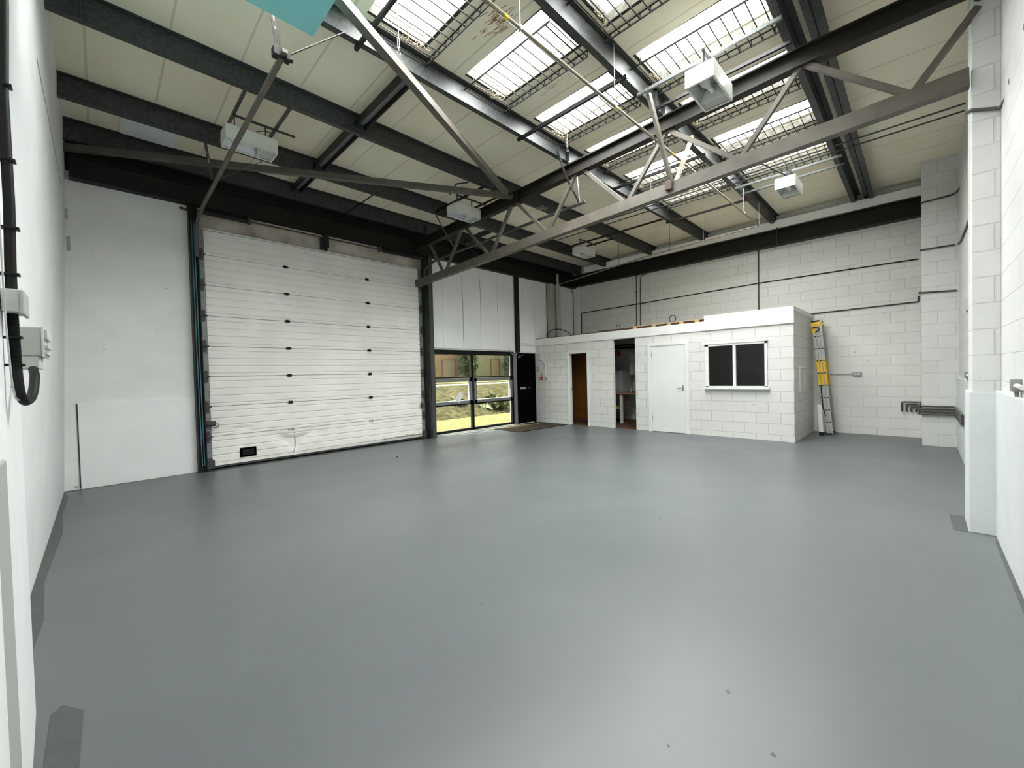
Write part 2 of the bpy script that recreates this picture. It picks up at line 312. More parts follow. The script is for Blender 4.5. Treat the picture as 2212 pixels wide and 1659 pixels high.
WL = {}
def wloc(o): return WL.get(o.name, Vector((0, 0, 0)))
def obj(name, bm, m_, parent=None, smooth=False, origin=None):
    bmesh.ops.recalc_face_normals(bm, faces=bm.faces)
    xs = [v.co.x for v in bm.verts]; ys = [v.co.y for v in bm.verts]; zs = [v.co.z for v in bm.verts]
    o0 = Vector(origin) if origin else Vector(((min(xs)+max(xs))/2, (min(ys)+max(ys))/2, min(zs)))
    bmesh.ops.translate(bm, vec=-o0, verts=bm.verts)
    me = bpy.data.meshes.new(name); bm.to_mesh(me); bm.free()
    if smooth:
        for p in me.polygons: p.use_smooth = True
        try: me.set_sharp_from_angle(angle=math.radians(40))
        except Exception: pass
    me.materials.append(M[m_] if isinstance(m_, str) else m_)
    o = bpy.data.objects.new(name, me); C.objects.link(o)
    WL[o.name] = o0
    if parent: o.parent = parent; o.location = o0-wloc(parent)
    else: o.location = o0
    return o
def objs(name, bm, m_, parent, smooth=False):
    """one object per loose piece of bm"""
    seen = set(); out = []
    for v0 in list(bm.verts):
        if v0 in seen: continue
        st = [v0]; isl = []
        seen.add(v0)
        while st:
            v = st.pop(); isl.append(v)
            for e in v.link_edges:
                w = e.other_vert(v)
                if w not in seen: seen.add(w); st.append(w)
        nb = bmesh.new(); mp = {v: nb.verts.new(v.co) for v in isl}
        for f in {f for v in isl for f in v.link_faces}: nb.faces.new([mp[v] for v in f.verts])
        out.append(obj(name, nb, m_, parent, smooth))
    bm.free(); return out
def empty(name, loc, kind=None):
    o = bpy.data.objects.new(name, None); C.objects.link(o); o.location = loc; WL[o.name] = Vector(loc); o.empty_display_size = .1
    if kind: o['kind'] = kind
    return o
def tag(o, label, cat, group=None, kind=None):
    o['label'] = label; o['category'] = cat
    if group: o['group'] = group
    if kind: o['kind'] = kind
    return o
def struct(name, bm, m_, parent=None, label=None):
    o = obj(name, bm, m_, parent)
    if not parent: o['kind'] = 'structure'
    if label: o['label'] = label
    return o
def thing(name, bm, m_, label, cat, group=None, smooth=False): return tag(obj(name, bm, m_, None, smooth), label, cat, group)
def copy_thing(src, off, label, rot=None):
    r_ = src.copy(); C.objects.link(r_); r_.location = src.location+Vector(off); r_['label'] = label; WL[r_.name] = wloc(src)+Vector(off)
    for ch in src.children:
        c = ch.copy(); C.objects.link(c); c.parent = r_
        for g_ in ch.children:
            d = g_.copy(); C.objects.link(d); d.parent = c
    return r_
def wall_cells(bm, axis, pos, th, u0, u1, z0, z1, holes):
    """wall slab across axis from pos to pos+th with rectangular holes (u0,u1,z0,z1)"""
    us = sorted({u0, u1, *[h[0] for h in holes], *[h[1] for h in holes]}); zs = sorted({z0, z1, *[h[2] for h in holes], *[h[3] for h in holes]})
    us = [u for u in us if u0 <= u <= u1]; zs = [z for z in zs if z0 <= z <= z1]
    def solid(i, j):
        if i < 0 or j < 0 or i >= len(us)-1 or j >= len(zs)-1: return False
        uc, zc = (us[i]+us[i+1])/2, (zs[j]+zs[j+1])/2
        return not any(h[0] < uc < h[1] and h[2] < zc < h[3] for h in holes)
    V = {}
    def v(u, z, s):
        k = (u, z, s)
        if k not in V: V[k] = bm.verts.new((pos+s*th, u, z) if axis == 'x' else (u, pos+s*th, z))
        return V[k]
    for i in range(len(us)-1):
        for j in range(len(zs)-1):
            if not solid(i, j): continue
            a, b_, c, d = us[i], us[i+1], zs[j], zs[j+1]
            for s in (0, 1): bm.faces.new((v(a, c, s), v(b_, c, s), v(b_, d, s), v(a, d, s)))
            for di, dj, p, q in ((-1, 0, (a, c), (a, d)), (1, 0, (b_, c), (b_, d)), (0, -1, (a, c), (b_, c)), (0, 1, (a, d), (b_, d))):
                if not solid(i+di, j+dj): bm.faces.new((v(*p, 0), v(*q, 0), v(*q, 1), v(*p, 1)))

XL, YF, XF, YR, XO, YO, XT = -.41, 8.678, 11.88, -.46, 9.791, 1.787, 5.437
# ================================================================== the setting
bm = NB(); box(bm, -.6, 12.1, -.7, 8.82, -.2, 0); struct('floor', bm, 'floor')

# ceiling liner with the rooflight openings
bm = NB()
xs = sorted({-.6, 12.1, *SKY_X, *[x+SKY_W for x in SKY_X]}); ys = sorted({-.7, .95, 8.9, *[y for p in SKY_Y for y in p]})
HOLE = lambda x, y: any(a < x < a+SKY_W for a in SKY_X) and any(p[0] < y < p[1] for p in SKY_Y)
V = {}
def cv(x, y, s):
    if (x, y, s) not in V: V[(x, y, s)] = bm.verts.new((x, y, roof_z(y)+s*.14))
    return V[(x, y, s)]
for i in range(len(xs)-1):
    for j in range(len(ys)-1):
        if HOLE((xs[i]+xs[i+1])/2, (ys[j]+ys[j+1])/2): continue
        for s in (0, 1): bm.faces.new((cv(xs[i], ys[j], s), cv(xs[i+1], ys[j], s), cv(xs[i+1], ys[j+1], s), cv(xs[i], ys[j+1], s)))
struct('ceiling', bm, 'liner')

# left wall with its pier and the thick grey lower part beside the camera
XLZ = lambda z: XL+.012+.033*z      # the old wall leans slightly into the room
def leanwall(bm, y0, y1, z0, z1, th=.2, off=0): prism(bm, [(XLZ(z0)+off-th, z0), (XLZ(z0)+off, z0), (XLZ(z1)+off, z1), (XLZ(z1)+off-th, z1)], 'y', y0, y1)
bm = NB(); leanwall(bm, -.6, 8.85, 0, 5.35, .35); wl_ = struct('wall_left', bm, 'plaster')
bm = NB(); prism(bm, [(-.5, 2.9), (-.254, 2.9), (-.208, 2.0), (-.165, 1.0), (-.5, 1.0)], 'z', 0, 5.3); struct('pier', bm, 'plaster', wl_)
bm = NB(); box(bm, XL, -.194, -.49, 1.865, 0, 1.298, .008); struct('lower_lining', bm, 'dado_grey', wl_, 'smooth pale grey lower lining')

# right wall: blockwork above, thicker rendered lower part, near pier, far boxed pier
bm = NB(); box(bm, XL, XF, YR-.03-.15, YR-.03, 0, 5.35); wr = struct('wall_right', bm, 'block')
bm = NB(); box(bm, XL, 10.77, YR-.03, YR, 0, 1.262, .006); struct('lower_lining', bm, 'dado', wr, 'smooth rendered lower lining with a ledge')
bm = NB(); box(bm, XT, 5.83, YR-.03, -.325, 1.25, 5.3, .004); struct('pier', bm, 'block', wr)
bm = NB(); box(bm, XT-.012, 5.84, YR-.03, -.303, 0, 1.25, .006); struct('pier_base', bm, 'dado', wr)
# far wall
bm = NB(); box(bm, XF, XF+.15, -.6, 8.85, 0, 5.35); wf = struct('wall_far', bm, 'block_far')
bm = NB(); box(bm, 10.77, XF, YR-.03, -.022, 0, 5.3, .004); struct('pier', bm, 'block', wf)
bm = NB(); box(bm, XF-.03, XF, 8.35, 8.68, 2.6, 4.5); struct('corner_pier', bm, 'plaster', wf)
# front wall with openings for the big door, the glazing and the entrance
bm = NB()
wall_cells(bm, 'y', YF, .17, XL-.1, XF+.1, 0, 5.35, [(1.13, 5.72, 0, 4.47), (5.86, 8.80, 0, 2.17), (8.95, 9.79, 0, 2.17)])
wfr = struct('wall_front', bm, 'block_front')
bm = NB(); box(bm, -.228, 1.13, YF-.022, YF, 0, 1.262, .004); struct('lower_lining', bm, 'board', wfr, 'smooth board lining with a dark open joint')
bm = NB(); box(bm, -.242, -.23, YF-.014, YF+.001, .02, 1.25); struct('open_joint', bm, 'crack', wfr)
# vertical white boards above the glazing
bm = NB(); bx = [5.87, 6.26, 6.90, 7.53, 8.18, 8.84]
for a, b_ in zip(bx, bx[1:]): box(bm, a+.003, b_-.003, YF-.03, YF, 2.24, 4.6)
o = struct('trim_1', bm, 'board', None, 'vertical white boards above the glazing')
bm = NB(); bx = [9.0, 9.27, 9.79]
for a, b_ in zip(bx, bx[1:]): box(bm, a+.003, b_-.003, YF-.03, YF, 2.48, 4.6)
box(bm, 9.0, 9.785, YF-.035, YF, 2.19, 2.40)
for a, b_ in ((9.79, 10.6), (10.6, XF-.03)): box(bm, a+.003, b_-.003, YF-.03, YF, 2.6, 4.6)
struct('trim_2', bm, 'board', None, 'vertical white boards above the entrance door')
# long hairline cracks between the boards
for k, (x, z0, z1) in enumerate(((6.905, 2.5, 4.2), (7.533, 2.9, 4.2), (8.183, 2.8, 3.6))):
    bm = NB(); tube(bm, [(x, YF-.031, z0), (x+.008, YF-.031, (z0+z1)/2), (x-.004, YF-.031, z1)], .004, 5); struct('crack', bm, 'crack', o)
# damaged blocks on the left wall near the front corner
bm = NB()
tube(bm, [(XLZ(4.1)+.002, 4.95, 4.10), (XLZ(4.13)+.002, 6.1, 4.13), (XLZ(4.12)+.002, 7.9, 4.12)], .003, 5); struct('crack', bm, 'patch', wl_)

# ------------------------------------------------------------------ office box in the far corner
HO = [(7.345, 6.69, 0, 2.10)]
bm = NB()
wall_cells(bm, 'x', XO, .10, YO, 8.66, 0, 2.60, [(6.70, 7.34, 0, 2.10), (5.225, 5.875, 0, 2.385), (3.93, 4.80, 0, 2.14), (2.25, 3.475, 1.12, 2.08)])
wo = struct('wall_office', bm, 'block_office')
bm = NB(); wall_cells(bm, 'y', YO, .10, XO+.10, XF, 0, 2.66, [])
wos = struct('wall_office_side', bm, 'block_office')
bm = NB(); box(bm, 10.30, 10.36, YO-.014, YO, .99, 1.53); box(bm, 10.80, 10.86, YO-.014, YO, .99, 1.53)
box(bm, 10.36, 10.80, YO-.014, YO, 1.49, 1.53); box(bm, 10.36, 10.80, YO-.014, YO, .99, 1.03); struct('blocked_opening', bm, 'white', wos)
bm = NB(); box(bm, XO-.022, XO, 3.49, 8.66, 2.40, 2.612, .003); struct('trim_3', bm, 'white', None, 'white fascia board over the two doorways')
bm = NB(); box(bm, XO-.035, XO+.0, YO-.012, 3.49, 2.40, 2.645, .003); box(bm, XO-.035, XO+.10, YO-.012, 3.49, 2.645, 2.735, .003)
struct('trim_4', bm, 'white', None, 'deeper white fascia board over the office window')
bm = NB(); box(bm, XO+.0, XF, YO-.012, YO, 2.66, 2.735); box(bm, XO+.10, XF, YO, 3.49, 2.66, 2.72); struct('office_roof_edge', bm, 'white', wos)
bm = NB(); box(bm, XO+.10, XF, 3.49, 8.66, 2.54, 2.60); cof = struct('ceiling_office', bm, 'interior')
bm = NB(); box(bm, XO+.10, XF, YO+.1, 3.49, 2.54, 2.60); struct('ceiling_office_room', bm, 'interior_shaded')
for nm, x0, y0, m_ in (('wall_partition_lobby', XO+.10, 6.60, 'interior'), ('wall_partition_kitchen', 10.80, 7.20, 'interior'), ('wall_partition_right', XO+.10, 4.98, 'interior'), ('wall_partition_room', XO+.10, 3.62, 'interior_shaded')):
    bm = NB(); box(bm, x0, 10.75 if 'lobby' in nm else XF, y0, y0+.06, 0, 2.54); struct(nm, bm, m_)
bm = NB(); box(bm, XO+.0, XF, 1.9, 8.6, 0, .004); struct('floor_office', bm, 'brownfloor')
# the small WC lobby behind the first doorway: ochre wall
bm = NB(); box(bm, 10.75, 10.80, 6.60, 8.6, 0, 2.54); box(bm, XO+.1, 10.75, 8.3, 8.35, 0, 2.54); struct('wall_lobby', bm, 'orange')
bm = NB(); box(bm, 10.735, 10.75, 6.66, 8.3, .0, .09); box(bm, 10.735, 10.75, 6.66, 8.3, .34, .37); struct('baseboard_lobby', bm, 'brownfloor')
# lining inside the office, the unlit room's darkness put into its colour
bm = NB(); box(bm, XF-.03, XF-.001, 1.9, 3.62, 0, 2.6); box(bm, XO+.1, XF, 1.888, 1.90, 0, 2.6); struct('wall_office_lining', bm, 'interior_shaded')

# doorway frame of the lobby
def arch(bm, y0, y1, zt, w=.06, t_=.018):
    box(bm, XO-t_, XO, y0-w, y0, 0, zt+w); box(bm, XO-t_, XO, y1, y1+w, 0, zt+w); box(bm, XO-t_, XO, y0, y1, zt, zt+w)
    box(bm, XO-t_*.6, XO+.1, y0, y0+.018, 0, zt); box(bm, XO-t_*.6, XO+.1, y1-.018, y1, 0, zt); box(bm, XO-t_*.6, XO+.1, y0, y1, zt-.018, zt)
bm = NB(); arch(bm, 6.70, 7.34, 2.10); struct('trim_5', bm, 'white', None, 'white lining and architrave of the left doorway')
bm = NB(); box(bm, XO+.03, XO+.07, 7.316, 7.324, .98, 1.08); struct('strike_plate', bm, 'metalbox', bpy.data.objects['trim_5'])
# closed white office door
d3 = empty('door_2', (XO, 4.36, 0), 'structure'); d3['label'] = 'closed plain white office door with lever handle'
bm = NB(); arch(bm, 3.93, 4.80, 2.14, .07, .022); obj('frame', bm, 'white', d3)
bm = NB(); box(bm, XO-.006, XO+.034, 3.952, 4.778, .012, 2.118); leaf = obj('leaf', bm, 'door_white', d3)
bm = NB(); box(bm, XO-.014, XO-.006, 3.985, 4.025, 1.03, 1.16, .003); tube(bm, [(XO-.01, 4.005, 1.09), (XO-.05, 4.005, 1.09), (XO-.052, 4.13, 1.09)], .009, 8, .015); obj('handle', bm, 'metalbox', leaf, True)
for z in (1.85, .28):
    bm = NB(); box(bm, XO-.012, XO+.0, 4.768, 4.786, z, z+.12); obj('hinge', bm, 'metalbox', leaf)
bm = NB(); box(bm, XO+.0, XO+.06, 3.95, 4.78, 0, .012); obj('threshold', bm, 'brownfloor', d3)

# office window
w2 = empty('window_2', (XO, 2.86, 1.12), 'structure'); w2['label'] = 'white framed two-pane office window, dark inside'
bm = NB(); y0, y1, z0, z1 = 2.25, 3.475, 1.12, 2.08; f = .045
box(bm, XO-.03, XO+.06, y0, y0+f, z0, z1); box(bm, XO-.03, XO+.06, y1-f-.02, y1, z0, z1); box(bm, XO-.03, XO+.06, y0, y1, z1-f, z1); box(bm, XO-.03, XO+.06, y0, y1, z0, z0+.02)
box(bm, XO-.02, XO+.06, 2.845, 2.905, z0, z1); box(bm, XO-.045, XO, y0-.02, y1+.03, z1, z1+.025); obj('window_frame', bm, 'white', w2)
bm = NB(); box(bm, XO-.085, XO+.02, y0-.045, y1+.02, z0-.055, z0+.0, .008); obj('window_sill', bm, 'white', w2)
for a, b_ in ((y0+f, 2.845), (2.905, y1-f-.02)):
    bm = NB(); box(bm, XO+.02, XO+.026, a, b_, z0+.02, z1-f); obj('pane', bm, 'glass_smoked', w2)
# rounded black chair back seen through the right pane
bm = NB(); pts = []
for k in range(15):
    a = PI*k/14; pts.append((2.69+.29*math.cos(a)*(1.0 if math.cos(a) > 0 else .9), 1.12+.34*math.sin(a)**.85))
pts = [(2.98, .62)]+pts+[(2.43, .62)]
prism(bm, pts, 'x', 10.10, 10.16)
bmesh.ops.bevel(bm, geom=bm.edges[:], offset=.012, segments=2, affect='EDGES')
ch = obj('backrest', bm, 'blackmatt')
chr_ = empty('office_chair', (10.2, 2.69, 0)); tag(chr_, 'black rounded chair back seen through the right office window pane', 'chair')
ch.parent = chr_; ch.location = WL[ch.name]-Vector((10.2, 2.69, 0))
bm = NB(); box(bm, 10.16, 10.6, 2.45, 2.93, .45, .53, .03); obj('seat', bm, 'blackmatt', chr_)
bm = NB(); lathe(bm, (10.36, 2.69, 0.03), [(.03, .42), (.03, .06), (.05, .05), (.05, 0)][::-1], 12)
for k in range(5): a = 2*PI*k/5; bar(bm, (10.36, 2.69, .05), (10.36+.28*math.cos(a), 2.69+.28*math.sin(a), .03), .04, .03)
obj('base', bm, 'blackmatt', chr_)

# ------------------------------------------------------------------ kitchenette behind the open doorway
t_ = empty('worktop_counter', (11.2, 6.4, 0)); tag(t_, 'brown worktop on white timber legs inside the open doorway', 'counter')
bm = NB(); box(bm, 10.75, 11.84, 5.10, 6.96, .86, .90, .004); obj('worktop', bm, 'worktop', t_)
for (x, y) in ((10.80, 6.28), (10.80, 6.86)):
    bm = NB(); box(bm, x, x+.05, y-.08, y, 0.004, .86); obj('leg', bm, 'white', t_)
bm = NB(); box(bm, 10.82, 11.5, 6.28, 6.92, .42, .44); obj('shelf', bm, 'timber', t_)
bm = NB(); box(bm, 10.86, 11.2, 6.42, 6.80, .441, .49, .01); thing('folded_cloth', bm, 'yellow', 'yellow folded cloth on the shelf under the worktop', 'cloth')
t_ = empty('wall_cupboard', (11.6, 6.1, 1.35)); tag(t_, 'white wall cupboard high on the kitchenette wall', 'cabinet')
bm = NB(); box(bm, 11.40, 11.86, 5.90, 6.28, 1.42, 2.10); obj('carcass', bm, 'cabinet', t_)
bm = NB(); box(bm, 11.38, 11.40, 5.91, 6.07, 1.44, 2.0, .003); obj('door', bm, 'worktop', t_)
bm = NB(); box(bm, 11.38, 11.40, 6.09, 6.27, 1.44, 2.08, .003); obj('door', bm, 'cabinet', t_)
t_ = empty('fridge_cabinet', (11.5, 6.65, .9)); tag(t_, 'white boxy cabinet standing on the brown worktop', 'cabinet')
bm = NB(); box(bm, 11.2, 11.8, 6.42, 6.90, .90, 1.56, .01); obj('carcass', bm, 'cabinet', t_)
bm = NB(); box(bm, 11.18, 11.2, 6.43, 6.89, .96, 1.55, .006); q = obj('door', bm, 'cabinet', t_)
bm = NB(); box(bm, 11.165, 11.18, 6.46, 6.48, 1.22, 1.26); obj('knob', bm, 'blackplastic', q)
bm = NB(); lathe(bm, (11.2, 6.14, .90), [(.035, 0), (.035, .10), (.012, .13), (.012, .20)], 12); thing('bottle', bm, 'greyplastic', 'small clear bottle standing on the brown worktop', 'bottle', smooth=True)
bm = NB(); tube(bm, [(11.25, 7.19, 2.28), (11.25, 6.3, 2.24), (11.25, 5.1, 2.26)], .04, 8); tube(bm, [(11.5, 7.19, 2.34), (11.5, 5.1, 2.34)], .025, 8)
thing('pipe_run', bm, 'blackplastic', 'dark pipes running across the top of the kitchenette', 'pipe')
bm = NB(); lathe(bm, (11.3, 6.62, 2.02), [(.06, 0), (.09, .02), (.09, .12), (.05, .16)], 14); thing('gas_meter', bm, 'red', 'dark red round meter under the kitchenette pipes', 'meter', smooth=True)

# wall-mounted bits on the office wall near the entrance
bm = NB(); box(bm, XO-.018, XO, 8.50, 8.61, 1.59, 1.76, .003); thing('intercom_panel', bm, 'greyplastic', 'grey panel on the office wall beside the black door', 'panel')
t_ = empty('fire_call_point', (XO, 8.42, 1.36)); tag(t_, 'small red fire call point beside the black door', 'alarm')
bm = NB(); box(bm, XO-.04, XO, 8.37, 8.475, 1.325, 1.425, .005); obj('housing', bm, 'red', t_)
bm = NB(); box(bm, XO-.043, XO-.04, 8.40, 8.445, 1.35, 1.39); obj('glass', bm, 'paper', t_)
bm = NB(); tube(bm, [(XO-.02, 8.41, 1.425), (XO-.02, 8.405, 1.55)], .008, 6); obj('cable_end', bm, 'blackplastic', t_)
bm = NB(); box(bm, XO-.035, XO, 8.20, 8.28, 1.33, 1.42, .004); q = thing('light_switch', bm, 'metalbox', 'metal clad light switch below the white trunking', 'switch')
bm = NB(); box(bm, XO-.042, XO-.035, 8.225, 8.255, 1.36, 1.39); obj('rocker', bm, 'paper', q)
bm = NB(); tube(bm, [(XO-.012, 8.43, 2.40), (XO-.012, 8.42, 2.02), (XO-.012, 8.25, 1.82), (XO-.012, 8.24, 1.42)], .016, 8, .03); thing('cable_trunking', bm, 'white', 'white trunking bending down to the switch by the entrance', 'trunking')

# ------------------------------------------------------------------ window_1: six-light glazing beside the big door
w1 = empty('window_1', (7.33, YF, 0), 'structure'); w1['label'] = 'dark framed six-light window beside the entrance'
Y0, Y1 = YF+.02, YF+.09
bm = NB()
box(bm, 5.86, 5.955, Y0, Y1, 0, 2.17); box(bm, 8.73, 8.80, Y0, Y1, 0, 2.17); box(bm, 5.86, 8.80, Y0-.05, Y1, 2.08, 2.20); box(bm, 5.86, 8.80, Y0, Y1, 0, .095)
box(bm, 7.175, 7.255, Y0, Y1, 0, 2.1)
for z in (.735, 1.455): box(bm, 5.94, 8.74, Y0, Y1, z, z+.035)
obj('window_frame', bm, 'winframe', w1)
for a, b_ in ((5.955, 7.175), (7.255, 8.73)):
    bm = NB(); w = .085
    box(bm, a, a+.03 if a < 6 else a+w, Y0-.03, Y1-.02, .775, 1.452); box(bm, b_-w, b_, Y0-.03, Y1-.02, .775, 1.452); box(bm, a, b_, Y0-.03, Y1-.02, 1.36, 1.452); box(bm, a, b_, Y0-.03, Y1-.02, .775, .85)
    s_ = obj('opening_sash', bm, 'greyframe', w1)
    bm = NB(); box(bm, a, b_, Y0+.02, Y0+.026, .84, 1.37); obj('pane', bm, 'glass', s_)
    bm = NB(); box(bm, a+.1, b_-w, Y0-.0, Y1-.03, .85, .862); box(bm, b_-w-.014, b_-w, Y0-.0, Y1-.03, .85, 1.36); obj('bead', bm, 'white', s_)
    for z0, z1 in ((.095, .735), (1.49, 2.08)):
        bm = NB(); box(bm, a, b_, Y0+.03, Y0+.036, z0, z1); obj('pane', bm, 'glass', w1)
bm = NB(); box(bm, 5.86, 8.80, YF-.01, YF+.02, 0, .03); obj('window_sill', bm, 'concrete_light', w1)
def sheet(name, m_, cx, cz, w, h, ang, label):
    bm = NB(); box(bm, -w/2, w/2, -.0015, .0015, -h/2, h/2)
    bmesh.ops.rotate(bm, cent=(0, 0, 0), matrix=Matrix.Rotation(ang, 3, 'Y'), verts=bm.verts); bmesh.ops.translate(bm, vec=(cx, YF-.014, cz), verts=bm.verts)
    return thing(name, bm, m_, label, 'paper')
sheet('notice_sheet', 'paper_tan', 6.63, .97, .14, .26, -.55, 'buff paper notice tilted left on the lower window sash')
o = sheet('notice_sheet', 'paper', 6.72, .955, .16, .26, .62, 'white paper notice tilted right on the lower window sash'); o.location.y -= .004
# post and door right of the glazing
bm = NB(); box(bm, 8.80, 8.95, YF+.0, YF+.12, 0, 2.17); struct('trim_6', bm, 'greyframe', None, 'grey post between the glazing and the black door')
d1 = empty('door_1', (9.37, YF, 0), 'structure'); d1['label'] = 'black entrance door with white letter plate'
bm = NB(); box(bm, 8.955, 8.99, YF-.01, YF+.10, 0, 2.165); box(bm, 9.75, 9.785, YF-.01, YF+.10, 0, 2.165); box(bm, 8.955, 9.785, YF-.01, YF+.10, 2.13, 2.168); obj('frame', bm, 'blackmatt', d1)
bm = NB(); box(bm, 8.99, 9.75, YF+.02, YF+.065, .01, 2.13); lf = obj('leaf', bm, 'blackmatt', d1)
bm = NB(); box(bm, 9.10, 9.36, YF+.008, YF+.02, 1.06, 1.13, .003); obj('letter_plate', bm, 'alum', lf)
bm = NB(); tube(bm, [(9.46, YF+.02, 1.11), (9.46, YF-.02, 1.11)], .014, 8); tube(bm, [(9.52, YF+.02, 1.06), (9.52, YF-.01, 1.06)], .012, 8); objs('lock', bm, 'alum', lf, True)
bm = NB(); box(bm, 9.02, 9.13, YF-.015, YF+.02, 2.035, 2.065, .004); tube(bm, [(9.02, YF-.01, 2.05), (9.06, YF-.03, 2.10), (9.30, YF-.01, 2.11)], .006, 6); obj('door_closer', bm, 'alum', lf)
bm = NB(); box(bm, 9.0, 9.785, YF-.06, YF-.03, 2.405, 2.475, .008); thing('pipe_boxing', bm, 'white', 'short white boxing above the black entrance door', 'trunking')
bm = NB(); tube(bm, [(8.60, YF-.05, 2.25), (8.70, YF-.06, 2.13), (8.85, YF-.07, 2.10), (8.97, YF-.06, 2.20), (8.99, YF-.06, 2.45), (9.02, YF-.05, 2.62)], .009, 6, .05); thing('loose_cable', bm, 'conduit_pale', 'pale loose cable drooping over the top of the glazing', 'cable')
bm = NB(); box(bm, 8.885, 8.985, YF-.13, YF-.03, 2.18, 4.47); struct('trim_7', bm, 'black_steel', None, 'black steel post above the entrance')

# doormat
bm = NB(); prism(bm, [(7.73, 7.43), (9.70, 7.40), (9.70, 8.50), (7.75, 8.42)], 'z', .0, .012)
dm = thing('doormat', bm, 'mat', 'large brown doormat on the grey floor inside the entrance', 'mat')
bm = NB(); q = [(7.73, 7.43), (9.70, 7.40), (9.70, 8.50), (7.75, 8.42)]
for a, b_ in zip(q, q[1:]+q[:1]): bar(bm, (*a, .006), (*b_, .006), .035, .014)
obj('rim', bm, 'blackplastic', dm)

# ------------------------------------------------------------------ sectional door
SX0, SX1 = 1.345, 5.575
door = empty('door_3', ((SX0+SX1)/2, YF+.03, 0), 'structure'); door['label'] = 'big white ribbed sectional loading door'
def dent(x, z):
    u = abs(x-2.68); zc = .56-.16*0
    d = .085*max(0, 1-u/.52)*math.exp(-((z-(.50-.22*max(0, 1-u/.5)+.10*u))/.085)**2)        # creased V round the split
    d += .045*math.exp(-(u/.10)**2-((z-.28)/.18)**2)
    d += math.exp(-((x-1.80)/.14)**2-((z-.665)/.035)**2)*.03
    return d
ZB = [.055, .570, 1.089, 1.611, 2.132, 2.655, 3.18, 3.70, 4.125]
for i, (za, zb) in enumerate(zip(ZB, ZB[1:])):
    bm = NB(); nrib = 4 if i < 7 else 3
    prof = [(0, za+.004)]
    for k in range(nrib):
        zz = za+.004+(zb-za-.008)*(k+.38)/nrib
        prof += [(-.001, zz-.016), (.013, zz-.005), (.013, zz+.004), (-.004, zz+.012)]
    prof += [(0, zb-.004)]
    nx = 90 if i < 2 else 1
    if nx > 1: # finer rows so the dent shows
        q = [prof[0]]
        for a, b_ in zip(prof, prof[1:]):
            s = max(1, int((b_[1]-a[1])/.02)); q += [(a[0]+(b_[0]-a[0])*t/s, a[1]+(b_[1]-a[1])*t/s) for t in range(1, s+1)]
        prof = q
    cols = []
    for j in range(nx+1):
        x = SX0+(SX1-SX0)*j/nx
        cols.append([bm.verts.new((x, YF+.02+p[0]+(dent(x, p[1]) if nx > 1 else 0), p[1])) for p in prof])
    back = [[bm.verts.new((x, YF+.075, z)) for z in (za+.004, zb-.004)] for x in (SX0, SX1)]
    for A, B in zip(cols, cols[1:]):
        for k in range(len(prof)-1): bm.faces.new((A[k], B[k], B[k+1], A[k+1]))
    bm.faces.new((back[0][0], back[0][1], back[1][1], back[1][0]))
    bm.faces.new([c[0] for c in cols]+[back[1][0], back[0][0]]); bm.faces.new([c[-1] for c in cols][::-1]+[back[0][1], back[1][1]])
    bm.faces.new(cols[0]+[back[0][1], back[0][0]]); bm.faces.new(cols[-1][::-1]+[back[1][0], back[1][1]])
    obj('door_panel', bm, 'shutter', door)
    if i:
        for x in (2.615, 4.262):
            bm = NB(); z = za
            if i == 1:
                box(bm, x-.05, x-.015, YF-.008, YF+.019, z-.022, z+.022, .004); box(bm, x+.015, x+.05, YF-.008, YF+.019, z-.022, z+.022, .004); box(bm, x-.02, x+.02, YF+.0, YF+.012, z-.006, z+.006)
                obj('hinge', bm, 'alum', door)
            else:
                box(bm, x-.035, x+.035, YF-.012, YF+.019, z-.026, z+.026, .006); tube(bm, [(x-.055, YF-.0, z), (x+.055, YF-.0, z)], .008, 6)
                obj('hinge', bm, 'blackplastic', door)
bm = NB(); prism(bm, [(YF-.01, .012), (YF+.07, .012), (YF+.07, .06), (YF-.01, .052), (YF-.02, .03)], 'x', SX0, SX1); obj('bottom_seal', bm, 'black_steel', door)
bm = NB(); prism(bm, [(YF-.0, .058), (YF+.02, .060), (YF+.02, .10), (YF+.012, .10)], 'x', SX0, SX1); obj('bottom_rail', bm, 'alum', door)
bm = NB(); box(bm, 1.75, 2.01, YF-.0, YF+.02, .145, .315, .008); hp = obj('pull_handle', bm, 'blackmatt', door)
bm = NB(); box(bm, 1.79, 1.97, YF-.008, YF+.0, .18, .28, .003); box(bm, 1.83, 1.93, YF-.014, YF-.008, .215, .24, .003); obj('grip', bm, 'blackplastic', hp)
bm = NB(); tube(bm, [(2.655, YF+.03, .56), (2.675, YF+.045, .45), (2.69, YF+.056, .33), (2.68, YF+.05, .2), (2.63, YF+.03, .06)], .005, 5); obj('split', bm, 'crack', door)
bm = NB(); box(bm, SX0-.005, SX1, YF+.02, YF+.07, 4.13, 4.155); obj('top_seal', bm, 'white', door)
# stained header behind the shaft
bm = NB(); box(bm, 1.25, 5.70, YF+.09, YF+.13, 4.0, 4.47); struct('trim_8', bm, 'header', None, 'stained header panel above the loading door')
bm = NB(); box(bm, 1.13, 5.72, YF+.135, YF+.15, 0, 4.47); obj('leak_blocker', bm, 'blackmatt', door)  # added unseen sheet that stops light leaking round the door panels
